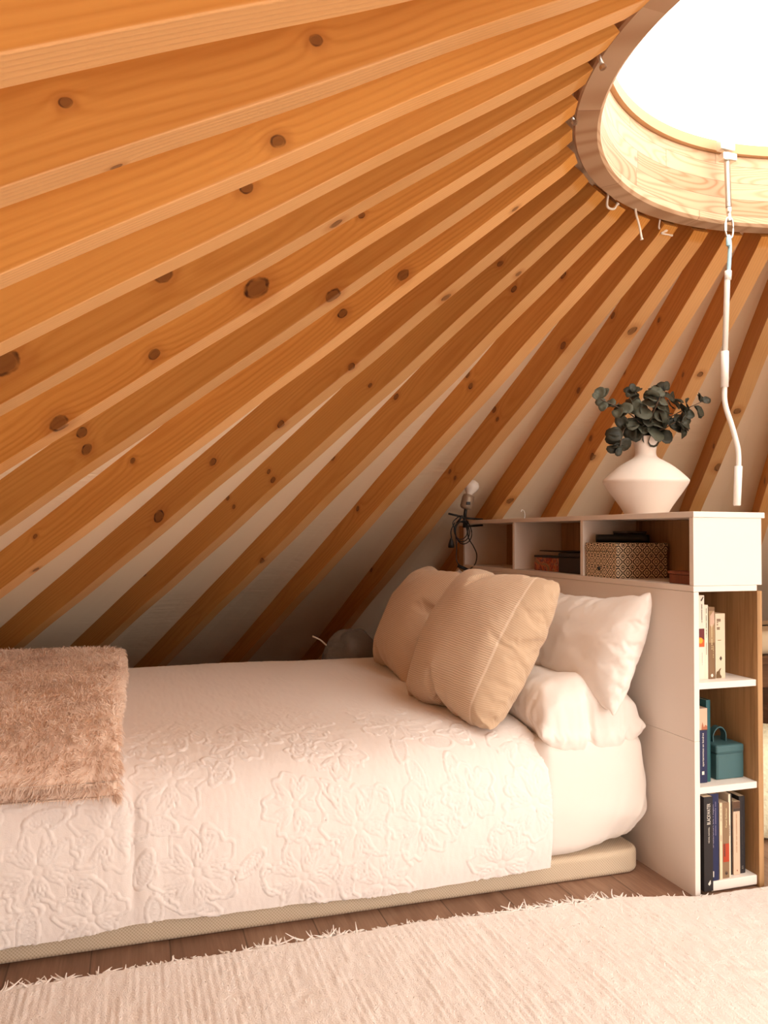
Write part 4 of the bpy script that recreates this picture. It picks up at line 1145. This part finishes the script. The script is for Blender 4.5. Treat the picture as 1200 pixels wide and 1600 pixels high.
pl = mesh('fur_pile', V, F, M['fur'], th_, False); pl['kind'] = 'stuff'

# ------------------------------------------------------------------ rug
rg = thing('rug', 'cream woven cotton rug with shaggy fringe on the floor in front of the bed', 'rug', (-.5, -.7, 0))
def rug_edge(x): return np.interp(x, [-2.4, -1.82, -1.4, -.84, -.23, .0, .06, 2.0], [.06, .066, .078, .084, .054, -.012, -.014, -.03])
us = np.arange(-2.3, 1.35, .0045); ns = np.r_[np.linspace(0, .03, 8), np.linspace(.04, .55, 60), np.linspace(.58, 2.6, 40)]
U, Nn = np.meshgrid(us, ns, indexing='ij')
jag = .006*fbm(U*40, U*0, 3, 3)*np.exp(-Nn/.02)
Yr = rug_edge(U) + jag - Nn
rib = np.sin(2*PI*(U + .006*fbm(U*3, Yr*3, 8, 2) + .02*fbm(U*.8, Yr*1.1, 5, 2))/.0165)
bulk = .5 + .5*rib
tuf = fbm(U*75, Yr*45, 12, 3)
H = .013 + (.0030*bulk*(.35 + .65*sst(.6, -.9, U))*(.6 + .8*vnoise(U*46, Yr*9, 9)) + .0032*tuf + .003*fbm(U*22, Yr*7, 33, 2))*sst(0, .03, Nn) + .004*fbm(U*2.5, Yr*2.5, 15, 2)
H *= sst(-.004, .008, Nn); H = np.maximum(H, .001)
H = np.where(U > -.0, np.minimum(H, .03), H)
V = np.stack([U, Yr, H], -1).reshape(-1, 3)
o = mesh('weave', V, grid_faces(len(us), len(ns), True), M['rug'], rg, True)
r = np.random.default_rng(91)
gs = []
for q in range(420):
    x0 = r.uniform(-2.25, .02); y0 = float(rug_edge(x0)) - r.uniform(0, .012)
    strong = float(vnoise(np.array(x0*6), np.array(0.), 77)) > -.15
    for s in range(r.integers(1, 4) if strong else 1):
        Ln = r.uniform(.012, .036) if strong else r.uniform(.008, .018); an = r.normal(0, .9); up = r.uniform(.0, .35)
        d = np.array([math.sin(an), math.cos(an)*.8, up])
        cur = r.normal(size=3)*.25
        P = [np.array([x0, y0, .010]) + d*Ln*f + cur*Ln*f*f - np.array([0, 0, .6*Ln*f*f*up]) for f in np.linspace(0, 1, 5)]
        P = [np.array([p[0], p[1], max(p[2], .002)]) for p in P]
        gs.append(tube_geo(P, np.linspace(.0034, .0008, 5)*r.uniform(.7, 1.2), 5, False))
V, F = join_geo(gs)
fg = mesh('fringe', V, F, M['yarn'], rg, True); fg['kind'] = 'stuff'
# flecks of loose yarn over the weave
NB = 4500
px_ = r.uniform(-2.0, 1.1, NB); pn = r.uniform(.01, .75, NB); py_ = rug_edge(px_) - pn
ii = np.clip(((px_ + 2.3)/.0045).astype(int), 0, len(us)-1); jj = np.clip(np.searchsorted(ns, pn), 0, len(ns)-1); pz_ = H[ii, jj]
root = np.stack([px_, py_, pz_ - .001], -1); d = np.stack([r.normal(size=NB)*.6, r.normal(size=NB)*.8, r.uniform(.1, .7, NB)], -1); d /= np.linalg.norm(d, axis=1)[:, None]
sd = np.cross(d, r.normal(size=(NB, 3))); sd /= np.linalg.norm(sd, axis=1)[:, None]; ln = r.uniform(.004, .011, (NB, 1))
V = np.stack([root - sd*.0011, root + sd*.0011, root + d*ln + sd*.0005, root + d*ln - sd*.0005], 1).reshape(-1, 3); i4 = np.arange(NB)*4
ft = mesh('loose_yarn', V, np.stack([i4, i4+1, i4+2, i4+3], 1).tolist(), M['yarn'], rg); ft['kind'] = 'stuff'

# ------------------------------------------------------------------ behind the bed and past the tower
bg = []
for j, (rz, z) in enumerate(((.10, 0), (.15, .06), (.16, .2), (.155, .34), (.14, .44), (.10, .52), (.055, .56), (.02, .565))):
    for i in range(28):
        t_ = 2*PI*i/28; rr2 = rz*(1 + .10*math.sin(3*t_ + j) + .05*math.sin(7*t_+2*j))
        bg.append((-.505 + rr2*math.cos(t_)*1.1, 1.89 + rr2*math.sin(t_)*.9, z + .012*math.sin(5*t_+j)*(0 < j < 7)))
F = [(j*28+i, j*28+(i+1) % 28, (j+1)*28+(i+1) % 28, (j+1)*28+i) for j in range(7) for i in range(28)] + [tuple(range(28))[::-1], tuple(7*28+i for i in range(28))]
sb = thing('storage_bag', 'grey plastic bag standing on the floor behind the bed by the beige cushion', 'bag', (-.505, 1.89, 0))
o = mesh('bag_body', bg, F, M['bag'], sb, True); sd_ = o.modifiers.new('smooth', 'SUBSURF'); sd_.levels = 1; sd_.render_levels = 1
tube('drawstring', spline([(-.655, 1.82, .50), (-.69, 1.80, .53), (-.73, 1.79, .55)], 6), .004, M['rope'], sb, 6)

bn = thing('bench', 'low dark wooden bench standing past the book tower at the right edge', 'bench', (1.0, 1.35, 0))
box('seat_board', (.62, 1.0, .455), (1.9, 1.5, .49), M['bench'], bn, .004)
for xx in (.66, 1.8):
    for yy in (1.03, 1.43): box('leg', (xx, yy, 0), (xx + .05, yy + .05, .4545), M['bench'], bn, .003)
box('apron', (.71, 1.04, .34), (1.8, 1.06, .4545), M['bench'], bn, .003)
V, F = rounded_slab(.63, 1.85, 1.02, 1.46, .4905, .60, .06, .045)
tag(mesh('bench_cushion', V, F, M['cushion'], None, True, loc=(1.2, 1.24, .49)), 'cream cushion on the dark bench past the book tower', 'cushion')
pv, pf = lathe_geo([(.0, 0), (.14, 0), (.19, .02), (.205, .08), (.205, .24), (.19, .31), (.14, .335), (.0, .34)], (.605, .42, 0), 40)
pv = np.array(pv); aa = np.arctan2(pv[:, 1]-.42, pv[:, 0]-.605); kk_ = 1 + .03*np.sin(aa*17)*np.sin(pv[:, 2]*60)
pv[:, 0] = .605 + (pv[:, 0]-.605)*kk_; pv[:, 1] = .42 + (pv[:, 1]-.42)*kk_
tag(mesh('pouf', pv, pf, M['pouf'], None, True, loc=(.605, .42, 0)), 'pale shaggy round pouf on the floor just past the book tower', 'pouf')

# small pieces hang under the part they sit on
SUB = {'handle': 'lid', 'knob': 'body', 'piping': 'body', 'title': 'cover', 'author': 'cover', 'subtitle': 'cover', 'emblem': 'cover', 'cover_picture': 'cover', 'cover_band': 'cover', 'cover_label': 'cover',
       'bulb': 'lamp_holder', 'bracket': 'lamp_holder', 'plug': 'cable', 'cable_switch': 'cable', 'whipped_tip': 'cord', 'nut': 'link', 'head': 'shank', 'eye_end': 'threaded_spindle', 'drawstring': 'bag_body'}
for o in [x for x in bpy.data.objects if x.parent is not None]:
    want = SUB.get(o.name.split('.')[0])
    host = [c for c in o.parent.children if c.name.split('.')[0] == want] if want else []
    if host: o.parent = host[0]

# ------------------------------------------------------------------ light: daylight through the skylight and the added doorway
wd_ = bpy.data.worlds.new('daylight'); S.world = wd_; wd_.use_nodes = True
bgN = wd_.node_tree.nodes['Background']; bgN.inputs[0].default_value = (1, .945, .875, 1); bgN.inputs[1].default_value = 5.15
def portal(name, loc, rot, sx, sy):
    l = bpy.data.lights.new(name, 'AREA'); l.shape = 'RECTANGLE'; l.size = sx; l.size_y = sy
    l.cycles.is_portal = True
    o = bpy.data.objects.new(name, l); put(o); o.location = loc; o.rotation_euler = rot
    return o
pt = portal('skylight_portal', (CX, CY, ZT + .45), (0, 0, 0), 1.76, 1.76)
dd = dpt(3.6, 0, .8)
po = portal('added_doorway_portal', tuple(dd), (0, 0, 0), 3.5, 1.8)
po.rotation_euler = Vector(tuple(du)).to_track_quat('Z', 'Y').to_euler()

# ------------------------------------------------------------------ camera
cam = bpy.data.cameras.new('camera'); co = bpy.data.objects.new('camera', cam); put(co)
px, py, pz, yaw, pit, roll, f = -1.55019, -1.89273, 1.03638, .30906, .02971, .00572, 1220.19
Fw = Vector((math.sin(yaw)*math.cos(pit), math.cos(yaw)*math.cos(pit), math.sin(pit)))
Rt = Vector((math.cos(yaw), -math.sin(yaw), 0)); Up = Rt.cross(Fw)
R2 = Rt*math.cos(roll) + Up*math.sin(roll); U2 = Up*math.cos(roll) - Rt*math.sin(roll)
co.matrix_world = Matrix(((R2[0], U2[0], -Fw[0], px), (R2[1], U2[1], -Fw[1], py), (R2[2], U2[2], -Fw[2], pz), (0, 0, 0, 1)))
cam.sensor_fit = 'VERTICAL'; cam.sensor_height = 34.6; cam.lens = f/1600*34.6
cam.clip_start = .02
S.camera = co
S.view_settings.view_transform = 'Standard'; S.view_settings.look = 'None'; S.view_settings.gamma = 1; S.view_settings.use_curve_mapping = False
S.view_settings.exposure = 0.0
S.cycles.use_denoising = True
S.cycles.max_bounces = 10; S.cycles.diffuse_bounces = 6; S.cycles.transparent_max_bounces = 12
S.cycles.sample_clamp_indirect = 6
